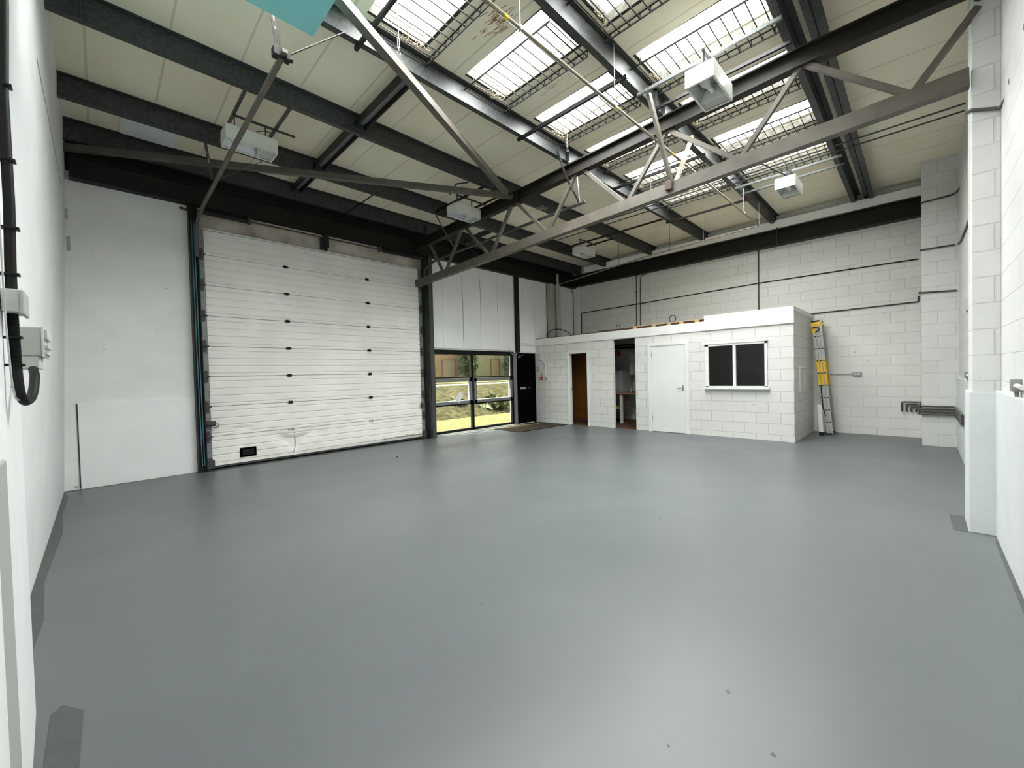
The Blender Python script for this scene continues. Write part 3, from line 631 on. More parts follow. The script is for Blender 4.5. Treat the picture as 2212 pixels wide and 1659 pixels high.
# side tracks with rollers
for nm, xa, xb, s in (('left', 1.262, 1.338, 1), ('right', 5.582, 5.655, -1)):
    bm = NB(); profile(bm, [(-(xb-xa)/2, -.02), ((xb-xa)/2, -.02), ((xb-xa)/2, .0), (-(xb-xa)/2, .0)], ((xa+xb)/2, YF+.03, .08), ((xa+xb)/2, YF+.03, 4.15), (0, 1, 0))
    tr = obj('vertical_track', bm, 'galv_light', door)
    for z in ZB[1:-1]:
        bm = NB(); cx = (xa+xb)/2; pts = [(cx-.03, z-.0), (cx-.018, z+.10), (cx+.018, z+.10), (cx+.03, z), (cx+.018, z-.10), (cx-.018, z-.10)]
        prism(bm, pts, 'y', YF-.01, YF+.008); tube(bm, [(cx-.055, YF-.02, z), (cx+.055, YF-.02, z)], .012, 8); obj('roller_bracket', bm, 'grey_steel', tr)
    bm = NB(); cx = (xa+xb)/2; box(bm, xa-.01, xb+.03, YF-.05, YF+.02, .02, .17, .006); box(bm, xa-.02, xb, YF-.035, YF+.0, .17, .20); obj('bottom_bracket', bm, 'grey_steel', tr)
# latch on the left edge
bm = NB(); lathe(bm, (0, 0, 0), [(.04, 0), (.05, .06), (.045, .16)], 10)
bmesh.ops.rotate(bm, cent=(0, 0, 0), matrix=Matrix.Rotation(PI/2, 3, 'Y'), verts=bm.verts); bmesh.ops.translate(bm, vec=(1.24, YF-.05, .80), verts=bm.verts)
tube(bm, [(1.36, YF-.06, .79), (1.44, YF-.06, .79), (1.445, YF-.06, .74), (1.36, YF-.06, .725)], .007, 6, .02); obj('side_latch', bm, 'grey_steel', door)
bm = NB(); tube(bm, [(5.52, YF-.03, .86), (5.50, YF-.05, .80), (5.54, YF-.05, .76), (5.58, YF-.05, .82), (5.52, YF-.03, .86)], .008, 6); box(bm, 5.54, 5.60, YF-.05, YF, .78, .88, .01); obj('side_latch', bm, 'grey_steel', door)
# torsion shaft and springs
ts = empty('spring_shaft', (3.4, 8.52, 4.33)); tag(ts, 'torsion shaft with black springs and centre bracket above the loading door', 'door spring')
bm = NB(); tube(bm, [(1.25, 8.56, 4.385), (5.66, 8.56, 4.385)], .014, 10); obj('shaft', bm, 'rust', ts, True)
for a, b_ in ((1.30, 1.98), (4.55, 5.58)):
    bm = NB(); N_ = 34; lathe(bm, (0, 0, 0), [(.042+(.004 if k % 2 else 0), (b_-a)*k/N_) for k in range(N_+1)], 14)
    bmesh.ops.rotate(bm, cent=(0, 0, 0), matrix=Matrix.Rotation(PI/2, 3, 'Y'), verts=bm.verts); bmesh.ops.translate(bm, vec=(a, 8.56, 4.385), verts=bm.verts)
    obj('spring', bm, 'black_steel', ts)
bm = NB(); box(bm, 1.98, 2.03, 8.51, 8.61, 4.335, 4.44, .01); box(bm, 4.50, 4.55, 8.51, 8.61, 4.335, 4.44, .01); objs('collar', bm, 'grey_steel', ts)
bm = NB(); box(bm, 3.30, 3.40, 8.52, 8.76, 4.19, 4.46, .006); box(bm, 3.335, 3.365, 8.53, 8.60, 4.12, 4.19, .004); obj('centre_bracket', bm, 'black_steel', ts)
bm = NB(); box(bm, 1.25, 5.68, 8.60, 8.66, 4.41, 4.435); obj('cover_strip', bm, 'conduit_pale', ts)

# ================================================================== steelwork
bm = NB(); box(bm, -.24, XF-.005, YF-.011, YF-.001, 4.60, 5.2); thing('eaves_dark_sheet', bm, 'dark_beam', 'dark sheet added to darken the strip above the eaves beam', 'panel')  # added sheet so the wall strip above the beam stays dark
# purlins (zed sections running the length of the unit)
PURL = [(8.30, 4.90, 'dark steel purlin nearest the loading door wall'), (7.18, 4.93, 'second steel purlin out from the loading door wall'),
        (5.62, 4.965, 'third steel purlin out from the loading door wall'), (4.12, 5.0, 'galvanised purlin on the near side of the first rooflight row'),
        (2.50, 5.02, 'galvanised purlin between the two rows of rooflights')]
def zed(bm, y, z0, h, x0=-.41, x1=XF, flip=1):
    pts = [(-.068, 0), (.006, 0), (.006, h-.012), (.062, h-.012), (.062, h), (-.006, h), (-.006, .012), (-.056, .012), (-.056, .03), (-.068, .03)]
    pts = [(p[0]*flip, p[1]) for p in pts]
    if flip < 0: pts = pts[::-1]
    profile(bm, pts, (x0, y, z0), (x1, y, z0))
for i, (y, z, lab) in enumerate(PURL):
    bm = NB(); zed(bm, y, z, roof_z(y)-z)
    p = thing('roof_purlin', bm, 'galv', lab, 'purlin', 'roof purlins')
    bm = NB()
    for x in (XT-.12, XT+.12, .0, 11.4): # cleats
        box(bm, x-.004, x+.004, y-.05, y+.07, z-.01, z+.18)
    objs('cleat', bm, 'grey_steel', p)
    bm = NB()
    for x in (-.30, 11.75):
        for dz in (.05, .16): box(bm, x-.01, x+.01, y-.018, y-.006, z+dz-.01, z+dz+.01)
    objs('bolt', bm, 'galv_light', p)
t_ = empty('ridge_purlin', (5.7, .86, 5.05)); tag(t_, 'double ridge purlin with bolt holes above the near pier', 'purlin')
bm = NB(); zed(bm, .98, 5.05, .215); obj('front_section', bm, 'galv', t_)
bm = NB(); zed(bm, .74, 5.05, .205, flip=-1); r_ = obj('back_section', bm, 'galv', t_)
bm = NB(); box(bm, XL, XF, .775, .84, 5.12, 5.128); rp_ = obj('ridge_plate', bm, 'galv', t_)
bm = NB()
for k in range(38): x = 3.2+.22*k; box(bm, x-.012, x+.012, .80, .815, 5.1185, 5.1195)
objs('bolt_hole', bm, 'crack', rp_)
# perimeter beams
bm = NB(); profile(bm, isec(.16, .33, .018, .012), (-.205, 8.585, 4.63), (XF-.02, 8.585, 4.63)); thing('eaves_beam', bm, 'dark_beam', 'long dark brown steel beam over the loading door wall', 'beam')
bm = NB(); profile(bm, isec(.20, .37, .02, .012), (11.74, -.02, 4.67), (11.74, 8.66, 4.67)); thing('gable_beam', bm, 'dark_beam', 'dark brown steel beam across the far block wall', 'beam')
# front columns
for xa, xb, xc, lab in ((1.13, 1.25, None, 'black steel column at the left edge of the loading door'), (5.665, 5.865, 1, 'black and grey steel column at the right edge of the loading door')):
    bm = NB()
    if xc:
        box(bm, 5.665, 5.69, 8.50, 8.67, .0, 4.46); box(bm, 5.69, 5.745, 8.56, 8.60, 0, 4.46)
        c_ = thing('steel_column', bm, 'black_steel', lab, 'column')
        bm = NB(); box(bm, 5.745, 5.862, 8.50, 8.515, 0, 4.46); box(bm, 5.84, 5.862, 8.515, 8.67, 0, 4.46); obj('flange', bm, 'grey_steel', c_)
    else:
        box(bm, 1.13, 1.145, 8.53, 8.67, 0, 4.46); box(bm, 1.145, 1.235, 8.60, 8.615, 0, 4.46); box(bm, 1.235, 1.25, 8.53, 8.67, 0, 4.46)
        c_ = thing('steel_column', bm, 'black_steel', lab, 'column')
for k, x in enumerate((1.172, 1.205)):
    bm = NB(); tube(bm, [(x-.005, 8.57, 4.20), (x, 8.57, 2), (x+.012, 8.57, .10)], .009, 6)
    thing('hoist_cable', bm, 'bluecable', ('teal cable on the left of the pair down the door column', 'teal cable on the right of the pair down the door column')[k], 'cable', 'cables beside the loading door')
bm = NB(); tube(bm, [(1.03, 8.64, 4.40), (1.17, 8.62, 4.37)], .02, 8); thing('short_pipe_end', bm, 'rust', 'short rusty pipe end sticking out left of the door column', 'pipe')

# lattice girder across the room
TR = empty('lattice_girder', (XT, 4, 3.68)); tag(TR, 'brown steel lattice girder crossing the whole room', 'girder')
zl = lambda y: 4.64+.028*(7.587-y)   # chord centre lines
bl = lambda y: 3.755+.028*(7.94-y)
bm = NB(); profile(bm, isec(.12, .20, .018, .012), (XT, 8.52, zl(8.52)), (XT, .95, zl(.95)))
profile(bm, isec(.12, .20, .018, .012), (XT, .95, zl(.95)), (XT, -.49, zl(.95)-.03)); obj('top_chord', bm, 'dark_beam', TR)
bm = NB(); bar(bm, (XT, 8.52, bl(8.52)), (XT, -.31, bl(-.31)), .10, .155); obj('bottom_chord', bm, 'brown_steel', TR)
WEB = [(7.93, 7.47), (7.33, 6.76), (6.66, 5.98), (5.84, 5.29), (5.17, 4.50), (4.42, 3.87), (3.70, 3.03), (2.95, 2.38), (2.36, 1.55), (1.49, .91), (.86, .08), (.03, -.38)]
for i, (ya, yb) in enumerate(WEB):
    up = i % 2 == 0
    a = (XT, ya, (zl(ya)-.09) if up else bl(ya)+.07); b_ = (XT, yb, bl(yb)+.07 if up else zl(yb)-.09)
    if i == 11: a = (XT, ya, bl(ya)+.07); b_ = (XT, -.36, 4.56)
    bm = NB(); bar(bm, a, b_, .05, .05 if i < 10 else .062, (1, 0, 0)); obj('diagonal', bm, 'brown_steel', TR)
bm = NB(); box(bm, XT-.07, XT+.07, 5.10, 5.42, 4.60, 4.62); box(bm, XT-.06, XT-.05, 5.08, 5.40, 4.60, 4.80); obj('node_plate', bm, 'dark_beam', TR)
# fly braces from the middle purlin down to the girder
for a, m_, lab in (((5.03, 2.43, 5.02), 'brown_steel', 'brown strut from the middle purlin down to the girder'), ((6.42, 2.43, 5.02), 'wood_tube', 'tan strut from the middle purlin down to the girder')):
    bm = NB(); dx = -.03 if a[0] < XT else .03
    bar(bm, a, (XT+dx*2, 2.31, 3.98), .045, .045); q = thing('fly_brace', bm, m_, lab, 'brace')
    if a[0] < XT:
        bm = NB(); box(bm, XT-.10, XT-.05, 2.29, 2.38, 3.88, 4.0, .006); obj('foot_plate', bm, 'rust', q)
# roof bracing
for a, b_, lab in (((XT-.06, 5.22, 4.73), (-.40, 8.52, 4.83), 'brown brace from the girder to the corner by the loading door'),
                   ((XT-.06, 5.30, 4.76), (-.40, 2.63, 4.80), 'brown brace from the girder rising across the near rooflights')):
    bm = NB(); bar(bm, a, b_, .085, .085); q = thing('roof_brace', bm, 'brown_steel', lab, 'brace', 'roof bracing tubes')
    bm = NB(); d = (Vector(b_)-Vector(a)).normalized(); bar(bm, Vector(a)-d*.02, Vector(a)+d*.14, .13, .012); obj('end_plate', bm, 'dark_beam', q)

# anti-sag channels between purlins
def yrail(name, x, y0, y1, z, w, h, m_, label, group=None, cat='rail'):
    bm = NB(); bar(bm, (x, y0, z), (x, y1, z), w, h); return thing(name, bm, m_, label, cat, group)
for (y0, y1), lab in (((4.12, 5.62), 'channel spacer under the liner between third and fourth purlin'), ((5.62, 7.18), 'channel spacer under the liner between second and third purlin'), ((7.18, 8.30), 'channel spacer under the liner between first and second purlin')):
    t_ = empty('purlin_spacer', (2.73, (y0+y1)/2, 5.06)); tag(t_, lab, 'spacer', 'purlin spacers')
    bm = NB(); bar(bm, (2.66, y0, 5.09), (2.66, y1, 5.08), .03, .09); bar(bm, (2.80, y0, 5.09), (2.80, y1, 5.08), .02, .07); obj('flange', bm, 'black_steel', t_)
    bm = NB(); bar(bm, (2.73, y0, 5.125), (2.73, y1, 5.115), .13, .008); obj('web', bm, 'galv_light', t_)
t_ = empty('purlin_spacer', (6.9, 7.7, 5)); tag(t_, 'channel spacer above the glazing between first and second purlin', 'spacer', 'purlin spacers')
bm = NB(); bar(bm, (6.75, 7.2, 4.99), (6.75, 8.30, 4.97), .03, .12); obj('flange', bm, 'galv', t_)
bm = NB(); tube(bm, [(3.77, 7.16, 4.97), (3.68, 8.50, 4.90), (3.36, 8.56, 4.46)], .012, 6, .05); thing('tie_rod', bm, 'black_steel', 'thin dark tie rod from the second purlin to the spring bracket', 'rod')
bm = NB(); tube(bm, [(5.9, 7.9, 4.95), (7.6, 8.4, 4.6)], .014, 6); thing('tie_rod', bm, 'black_steel', 'thin dark tie rod above the white boards right of the girder', 'rod')

# curved horizontal door tracks with their hangers
def track(x, pts, lab, m_):
    t_ = empty('door_track', (x, 6.2, 4.3)); tag(t_, lab, 'track', 'horizontal door tracks')
    bm = NB(); P = [Vector(p) for p in pts]
    Q = [P[0]]
    for i in range(1, len(P)-1):
        a, p, c = P[i-1], P[i], P[i+1]; s = p+(a-p).normalized()*.18; e = p+(c-p).normalized()*.18
        for j in range(6): q = j/5; Q.append(s*(1-q)**2+p*2*q*(1-q)+e*q*q)
    Q.append(P[-1])
    for a, b_ in zip(Q, Q[1:]): bar(bm, a, b_+(b_-a).normalized()*.004, .045, .032, (0, 0, 1) if abs((b_-a).normalized().z) < .7 else (0, 1, 0))
    obj('rail', bm, m_, t_); return t_
tl = track(1.25, [(1.22, 8.50, 3.6), (1.22, 8.50, 4.12), (1.25, 8.0, 4.30), (1.25, 3.95, 4.40)], 'left door track running back from the loading door', 'brown_steel')
tr_ = track(5.80, [(5.61, 8.47, 3.8), (5.61, 8.47, 4.10), (5.61, 8.0, 4.22), (5.63, 3.83, 4.27)], 'right door track ending beside the lattice girder', 'galv')
def slotted(a, b_, m_, parent, w=.045):
    bm = NB(); d, s, u = frame_of(Vector(b_)-Vector(a)); bar(bm, a, b_, w, .006); o = obj('hanger', bm, m_, parent)
    bm = NB(); L_ = (Vector(b_)-Vector(a)).length
    for t0, t1 in ((.30, .34), (.40, .58), (.66, .69)):
        p, q = Vector(a)+d*L_*t0, Vector(a)+d*L_*t1
        bar(bm, p, q, .008, .0085)
    obj('slot', bm, 'seam', o)
slotted((1.14, 3.98, 4.98), (1.22, 4.02, 4.42), 'dark_beam', tl); slotted((1.86, 4.12, 5.0), (1.27, 4.05, 4.41), 'brown_steel', tl)
slotted((1.17, 7.16, 4.93), (1.22, 7.06, 4.36), 'grey_steel', tl, .035); slotted((1.95, 7.14, 4.93), (1.27, 7.02, 4.36), 'brown_steel', tl, .035)
bm = NB(); tube(bm, [(1.17, 4.02, 4.39), (1.33, 4.02, 4.39)], .022, 8); box(bm, 1.17, 1.22, 3.98, 4.06, 4.36, 4.44, .006); box(bm, 1.27, 1.31, 3.98, 4.06, 4.36, 4.44, .006); obj('clamp', bm, 'dark_beam', tl)
slotted((5.18, 4.02, 4.99), (5.35, 3.98, 4.60), 'galv', tr_, .04); slotted((5.35, 3.98, 4.61), (5.60, 3.93, 4.29), 'galv', tr_, .04); slotted((5.72, 4.06, 4.99), (5.65, 3.95, 4.29), 'galv', tr_, .035)
slotted((5.05, 7.16, 4.92), (5.35, 7.16, 4.50), 'grey_steel', tr_, .035); slotted((5.35, 7.16, 4.51), (5.59, 7.16, 4.24), 'grey_steel', tr_, .035); slotted((5.62, 7.14, 4.92), (5.62, 7.14, 4.24), 'grey_steel', tr_, .03)
# bolt clamp on the third purlin
bm = NB(); tube(bm, [(6.42, 5.55, 4.90), (6.62, 5.50, 4.93)], .012, 8); box(bm, 6.52, 6.56, 5.47, 5.60, 4.90, 4.97, .006); lathe(bm, (6.62, 5.5, 4.90), [(.03, 0), (.03, .05)], 8)
thing('beam_clamp', bm, 'galv_light', 'small galvanised clamp bolted under the third purlin', 'clamp')
# teal board lying on the left track
bm = NB(); box(bm, XL+.003, 1.385, 1.9, 3.66, 4.425, 4.445); thing('teal_board', bm, 'teal', 'flat teal board lying across the end of the left door track', 'board')

# ================================================================== rooflights
for j, (ya, yb) in enumerate(SKY_Y):
    for i, x0 in enumerate(SKY_X):
        rl = empty('rooflight', (x0+SKY_W/2, (ya+yb)/2, roof_z((ya+yb)/2)))
        if j == 0 and i < 3 or i == 0: lab = 'rooflight high over the camera in the row beyond the middle purlin' if j == 0 else 'rooflight above the teal board'
        row = ('back row, behind the middle purlin', 'front row, before the middle purlin')[j]
        ordn = ('first', 'second', 'third', 'fourth', 'fifth', 'sixth', 'seventh')
        lab = 'wire guarded rooflight, %s from the left in the %s' % (ordn[i], row)
        tag(rl, lab, 'rooflight', 'wire guarded rooflights')
        bm = NB(); N_ = 16; rows = []   # corrugated sheet above the daylight
        for k in range(N_*2+1):
            x = x0-.03+(SKY_W+.06)*k/(N_*2); dz = .018*(1 if k % 4 in (1, 2) else 0)
            rows.append([bm.verts.new((x, y, roof_z(y)+.145+dz)) for y in (ya-.05, yb+.05)])
        for A, B in zip(rows, rows[1:]): bm.faces.new((A[0], A[1], B[1], B[0]))
        obj('sheet', bm, 'grp', rl)
        bm = NB(); zc = roof_z(ya) # kerb lining the opening, shade put into its dark colour
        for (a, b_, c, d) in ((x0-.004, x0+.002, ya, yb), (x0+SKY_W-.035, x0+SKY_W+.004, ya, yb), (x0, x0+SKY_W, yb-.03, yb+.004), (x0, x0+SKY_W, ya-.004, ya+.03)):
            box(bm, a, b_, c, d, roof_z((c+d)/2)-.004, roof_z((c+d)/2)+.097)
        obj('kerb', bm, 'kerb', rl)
        bm = NB(); z0 = roof_z((ya+yb)/2)-.075; xa, xb = x0+.10, x0+SKY_W+.10; y0_, y1_ = ya-.0, yb+.16   # wire guard
        for x in (xa, xb): bar(bm, (x, y0_, z0), (x, y1_, z0), .012, .016)
        for x in (xb,): bar(bm, (x, y0_, roof_z(y0_)-.012), (x, y1_, roof_z(y1_)-.012), .010, .010)
        for y in (y0_, y1_): bar(bm, (xa, y, z0), (xb, y, z0), .007, .007)
        k = 0; y = y0_+.06
        while y < y1_-.02:
            bar(bm, (xa, y, z0), (xb, y, z0), .0095, .0095); bar(bm, (xb, y, z0), (xb, y, roof_z(y)-.0), .007, .007); y += .118
        for x in (xa, xb):
            for y in (y0_, y1_-.2): bar(bm, (x, y, z0), (x, y, roof_z(y)), .006, .006)
        obj('wire_guard', bm, 'wire', rl)
        if 0 < i < 6:
            bm = NB()
            for k in range(26):
                a = Vector((x0+SKY_W-.05-random.random()*.26, yb-.02-random.random()*.08, roof_z(yb)+.0-random.random()*.05)); b_ = a+Vector(((random.random()-.5)*.14, (random.random()-.3)*.10, -random.random()*.05))
                tube(bm, [a, (a+b_)/2+Vector((0, .015, -.008)), b_], .0035, 4)
            obj('cobweb', bm, 'cobweb', rl)

# mid rails under every second rooflight
for x, lab in ((2.03, 'dark rail under the rooflights nearest the brace'), (4.50, 'dark rail under the rooflights left of the girder'), (7.02, 'dark rail under the rooflights right of the girder'), (9.52, 'dark rail between purlins near the far wall')):
    yrail('cross_rail', x, 2.44, 4.22, 4.985, .035, .04, 'black_steel' if x != 9.52 else 'conduit_red', lab, 'rails across the purlins')
# wires with hooks
for x, zb, lab in ((2.17, 4.66, 'hook on a wire hanging in front of the brace'), (4.63, 4.55, 'hook on a wire hanging left of the girder'), (7.10, 4.50, 'hook on a wire hanging behind the girder'), (9.60, 4.38, 'hook on a wire hanging near the far wall')):
    y = 3.42 if x > 3 else 3.6
    t_ = empty('hook_wire', (x, y, zb)); tag(t_, lab, 'hook', 'hanging hook wires')
    bm = NB(); tube(bm, [(x, y, roof_z(y)), (x+.003, y, zb+.15)], .004, 5); obj('wire', bm, 'galv_light', t_)
    bm = NB(); tube(bm, [(x-.009, y, zb+.15), (x-.009, y, zb+.06)], .004, 5); tube(bm, [(x+.009, y, zb+.15), (x+.009, y, zb+.06)], .004, 5); box(bm, x-.013, x+.013, y-.006, y+.006, zb+.145, zb+.157); box(bm, x-.013, x+.013, y-.006, y+.006, zb+.055, zb+.067); obj('turnbuckle', bm, 'galv_light', t_)
    bm = NB(); tube(bm, [(x, y, zb+.06), (x, y, zb+.035)]+[(x+.02*math.sin(a), y, zb+.015+.02*math.cos(a)) for a in (0, .8, 1.6, 2.4, 3.2, 4.0, 4.7)], .004, 5); obj('hook', bm, 'galv_light', t_)
# gas pipe
PZ = 4.53
t_ = empty('gas_pipe', (6, 2.42, PZ)); tag(t_, 'tarnished gas pipe with yellow tape bands hung below the rooflights', 'pipe')
bm = NB(); tube(bm, [(XL+.003, 2.50, PZ), (2.3, 2.475, PZ), (9.94, 2.405, PZ), (10.12, 5.0, PZ-.04), (10.62, 8.30, PZ-.13)], .017, 10, .05); obj('pipe', bm, 'pipe', t_, True)
for x in (2.50, 4.26, 5.72, 8.0):
    bm = NB(); tube(bm, [(x, 2.475-(x-2.3)*.0092, PZ), (x+.05, 2.475-(x-2.25)*.0092, PZ)], .0185, 10); obj('tape_band', bm, 'yellow', t_)
for x in (2.70, 4.25, 8.92, 9.94): # hangers
    bm = NB(); y = 2.475-(x-2.3)*.0092; tube(bm, [(x, y, roof_z(y) if x < 5 else 5.0), (x, y, PZ+.01)], .004, 6); box(bm, x-.01, x+.01, y-.022, y+.022, PZ-.02, PZ+.022, .004); obj('hanger', bm, 'conduit_pale', t_)
for (x, y) in ((10.10, 4.4), (10.25, 5.9), (10.48, 7.4)):
    bm = NB(); tube(bm, [(x, y, roof_z(y)), (x, y, PZ-.06)], .004, 6); obj('hanger', bm, 'rust', t_)

# ================================================================== light fittings
def luminaire(x, y, lab, closed=False):
    """open-bottomed white box .61 x .31 with lamp and reflector, base at the rim"""
    t_ = empty('light_fitting', (x, y, 4.55)); tag(t_, lab, 'lamp', 'box light fittings')
    X0, X1, Y0_, Y1_, Z0, Z1 = x, x+.585, y, y+.30, 4.55, 4.735
    bm = NB(); k = .008
    box(bm, X0, X1, Y0_, Y0_+k, Z0, Z1); box(bm, X0, X1, Y1_-k, Y1_, Z0, Z1); box(bm, X0, X0+k, Y0_+k, Y1_-k, Z0, Z1); box(bm, X1-k, X1, Y0_+k, Y1_-k, Z0, Z1); box(bm, X0, X1, Y0_, Y1_, Z1-k, Z1)
    for a in ((X0, X1, Y0_, Y0_+.02), (X0, X1, Y1_-.02, Y1_), (X0, X0+.02, Y0_, Y1_), (X1-.02, X1, Y0_, Y1_)): box(bm, *a, Z0, Z0+.006)
    box(bm, X1-.19, X1-.18, Y0_, Y1_, Z0, Z1-.02); obj('housing', bm, 'lamp_white', t_)
    bm = NB(); xm = X1-.19   # reflector wedges
    prism(bm, [(Y0_+.012, Z0+.02), (Y0_+.10, Z1-.02), (Y0_+.012, Z1-.02)], 'x', X0+.01, xm-.005); prism(bm, [(Y1_-.012, Z0+.02), (Y1_-.10, Z1-.02), (Y1_-.012, Z1-.02)], 'x', X0+.01, xm-.005)
    objs('reflector', bm, 'refl', t_)
    bm = NB(); box(bm, X1-.178, X1-.012, Y0_+.01, Y1_-.01, Z0+.012, Z0+.03); obj('gear_cover', bm, 'greyplastic', t_)
    bm = NB(); lathe(bm, (0, 0, 0), [(.026, 0), (.028, .08), (.022, .09)], 14)
    bmesh.ops.rotate(bm, cent=(0, 0, 0), matrix=Matrix.Rotation(-PI/2, 3, 'Y'), verts=bm.verts); bmesh.ops.translate(bm, vec=(xm-.003, y+.15, 4.64), verts=bm.verts); lh = obj('lamp_holder', bm, 'white', t_, True)
    bm = NB(); lathe(bm, (0, 0, 0), [(.018, 0), (.040, .05), (.055, .11), (.052, .17), (.03, .225), (.004, .235)], 16)
    bmesh.ops.rotate(bm, cent=(0, 0, 0), matrix=Matrix.Rotation(-PI/2, 3, 'Y'), verts=bm.verts); bmesh.ops.translate(bm, vec=(xm-.09, y+.15, 4.64), verts=bm.verts); obj('bulb', bm, 'glassbulb', t_, True)
    bm = NB()
    box(bm, X0+.10, X0+.85, Y0_+.125, Y0_+.155, 4.925, 4.945)
    for xx in (X0+.125, X0+.48): box(bm, xx-.006, xx+.006, Y0_+.13, Y0_+.15, Z1, 4.926)
    objs('hanger_rod', bm, 'galv', t_)
    return t_
L0 = luminaire(1.215, 6.11, 'white box light fitting behind the left door track')
for dx, dy, lab in ((3.55, -.05, 'white box light fitting at the near end of the lattice girder, by the loading door'), (7.475, -.08, 'small looking white box light fitting nearest the far corner of the room'),
                    (3.37, -4.61, 'large looking white box light fitting showing its bulb, below the rooflights'), (7.055, -4.65, 'bright white box light fitting right of the rooflights, nearest the ridge')):
    copy_thing(L0, (dx, dy, 0), lab)
RAILS = [(1.34, 5.62, 7.18, 'grey_steel', 'left rail over the fitting behind the door track'), (1.83, 5.62, 7.18, 'grey_steel', 'right rail over the fitting behind the door track'),
         (5.09, 5.62, 7.18, 'black_steel', 'left rail over the fitting at the end of the girder'), (5.58, 5.62, 7.18, 'black_steel', 'right rail over the fitting at the end of the girder'),
         (9.17, 4.12, 7.18, 'conduit_red', 'left rail over the fitting in the far corner'), (9.50, 5.62, 7.18, 'conduit_red', 'right rail over the fitting in the far corner'),
         (4.87, .96, 2.50, 'galv_light', 'pale rail over the bulb showing fitting'), (5.30, .96, 2.50, 'black_steel', 'dark rail over the bulb showing fitting'),
         (8.70, .90, 2.50, 'galv_light', 'pale rail over the bright fitting by the ridge'), (9.08, .90, 2.50, 'galv', 'grey rail over the bright fitting by the ridge')]
for x, y0, y1, m_, lab in RAILS: yrail('fitting_rail', x, y0, y1, 4.965, .03, .035, m_, lab, 'rails carrying the light fittings')
bm = NB(); tube(bm, [(1.78, 6.35, 4.93), (1.70, 6.30, 4.90), (1.60, 6.28, 4.84), (1.66, 6.28, 4.735)], .006, 6); thing('lamp_flex', bm, 'conduit_red', 'looped flex on top of the fitting behind the door track', 'cable')
bm = NB(); tube(bm, [(7.75, 2.10, 4.93), (7.78, 1.80, 4.84), (8.1, 1.70, 4.80), (8.30, 1.62, 4.78), (8.32, 1.60, 4.745)], .012, 8, .04); thing('lamp_flex', bm, 'black_steel', 'looped black flex beside the bright fitting by the ridge', 'cable')
bm = NB(); tube(bm, [(4.75, 5.70, 4.95), (4.72, 6.0, 5.02), (4.80, 6.3, 4.95)], .012, 8, .04); thing('lamp_flex', bm, 'black_steel', 'short curved flex left of the fitting at the end of the girder', 'cable')

# ================================================================== conduits on ceiling and walls
def run(name, pts, r_, m_, lab, cat='conduit', group='surface conduits', bend=.03, clips=()):
    bm = NB(); tube(bm, pts, r_, 8, bend); o = obj(name, bm, m_, None, True); tag(o, lab, cat, group)
    if clips:
        bm = NB()
        for c in clips: box(bm, c[0]-.018, c[0]+.018, c[1]-.018, c[1]+.018, c[2]-.018, c[2]+.018, .004)
        objs('clip', bm, m_, o)
    return o
run('conduit', [(8.24, -.44, 4.96), (8.24, 6.6, 4.96)], .012, 'conduit', 'left of the twin dark conduits crossing the purlins')
run('conduit', [(8.47, -.44, 4.96), (8.47, 6.6, 4.96)], .012, 'conduit', 'right of the twin dark conduits crossing the purlins')
xw = XF-.018
run('conduit', [(xw, 6.24, 5.0), (xw, 6.24, 4.2), (xw, 6.26, 2.70)], .014, 'conduit', 'left of two upright conduits on the far wall above the office', clips=[(xw, 6.25, 4.0), (xw, 6.25, 3.62)])
run('conduit', [(xw, 5.93, 4.49), (xw, 6.09, 4.46), (xw, 6.11, 4.2), (xw, 6.13, 2.70)], .014, 'conduit', 'right of two upright conduits on the far wall, bent at its top', bend=.09, clips=[(xw, 6.12, 4.0), (xw, 6.12, 3.62)])
run('conduit', [(xw, 8.33, 2.70), (xw, 8.32, 3.59), (xw, 6.2, 3.61), (xw, 2.88, 3.67), (xw, .02, 3.66)], .013, 'conduit_red', 'long high conduit across the far wall', bend=.02, clips=[(xw, 2.88, 3.67), (xw, 1.1, 3.665)])
run('conduit', [(10.75, -.005, 3.61), (10.75, -.44, 3.61)], .013, 'conduit', 'upper conduit across the face of the far pier')
run('conduit', [(10.7, YR-.015, 3.60), (10.0, YR-.015, 3.5), (8.4, YR-.015, 3.44)], .013, 'conduit', 'conduit on the right wall behind the near pier')
run('conduit', [(xw, 2.89, 4.49), (xw, 2.90, 2.75)], .014, 'conduit', 'upright conduit on the far wall above the office window', clips=[(xw, 2.89, 3.66)])
run('conduit', [(xw, 2.44, 5.0), (11.62, 2.44, 4.86), (11.62, 2.44, 4.5)], .016, 'conduit', 'short black conduit dropping over the gable beam', bend=.05)
run('conduit', [(xw, 1.96, 2.76), (xw, .02, 2.79), (xw, .02, 2.91)], .014, 'conduit', 'conduit across the far wall just above the ladder', bend=.02, clips=[(xw, 1.05, 2.775)])
run('conduit', [(10.75, -.0, 2.83), (10.75, -.46, 2.80)], .014, 'conduit', 'lower conduit across the face of the far pier', clips=[(10.75, -.0, 2.83)])
run('conduit', [(xw, 1.50, 1.335), (xw, 1.07, 1.335)], .010, 'conduit_pale', 'short grey conduit leading to the far wall socket')
ws = YR-.045
run('conduit', [(10.76, .0, 4.47), (10.745, -.44, 4.49), (10.5, ws, 4.52), (8.75, ws, 4.60), (8.6, ws, 4.9), (7.6, ws, 4.86), (5.85, ws, 4.40)], .016, 'conduit', 'dark conduit climbing the right wall behind the girder end', bend=.08)
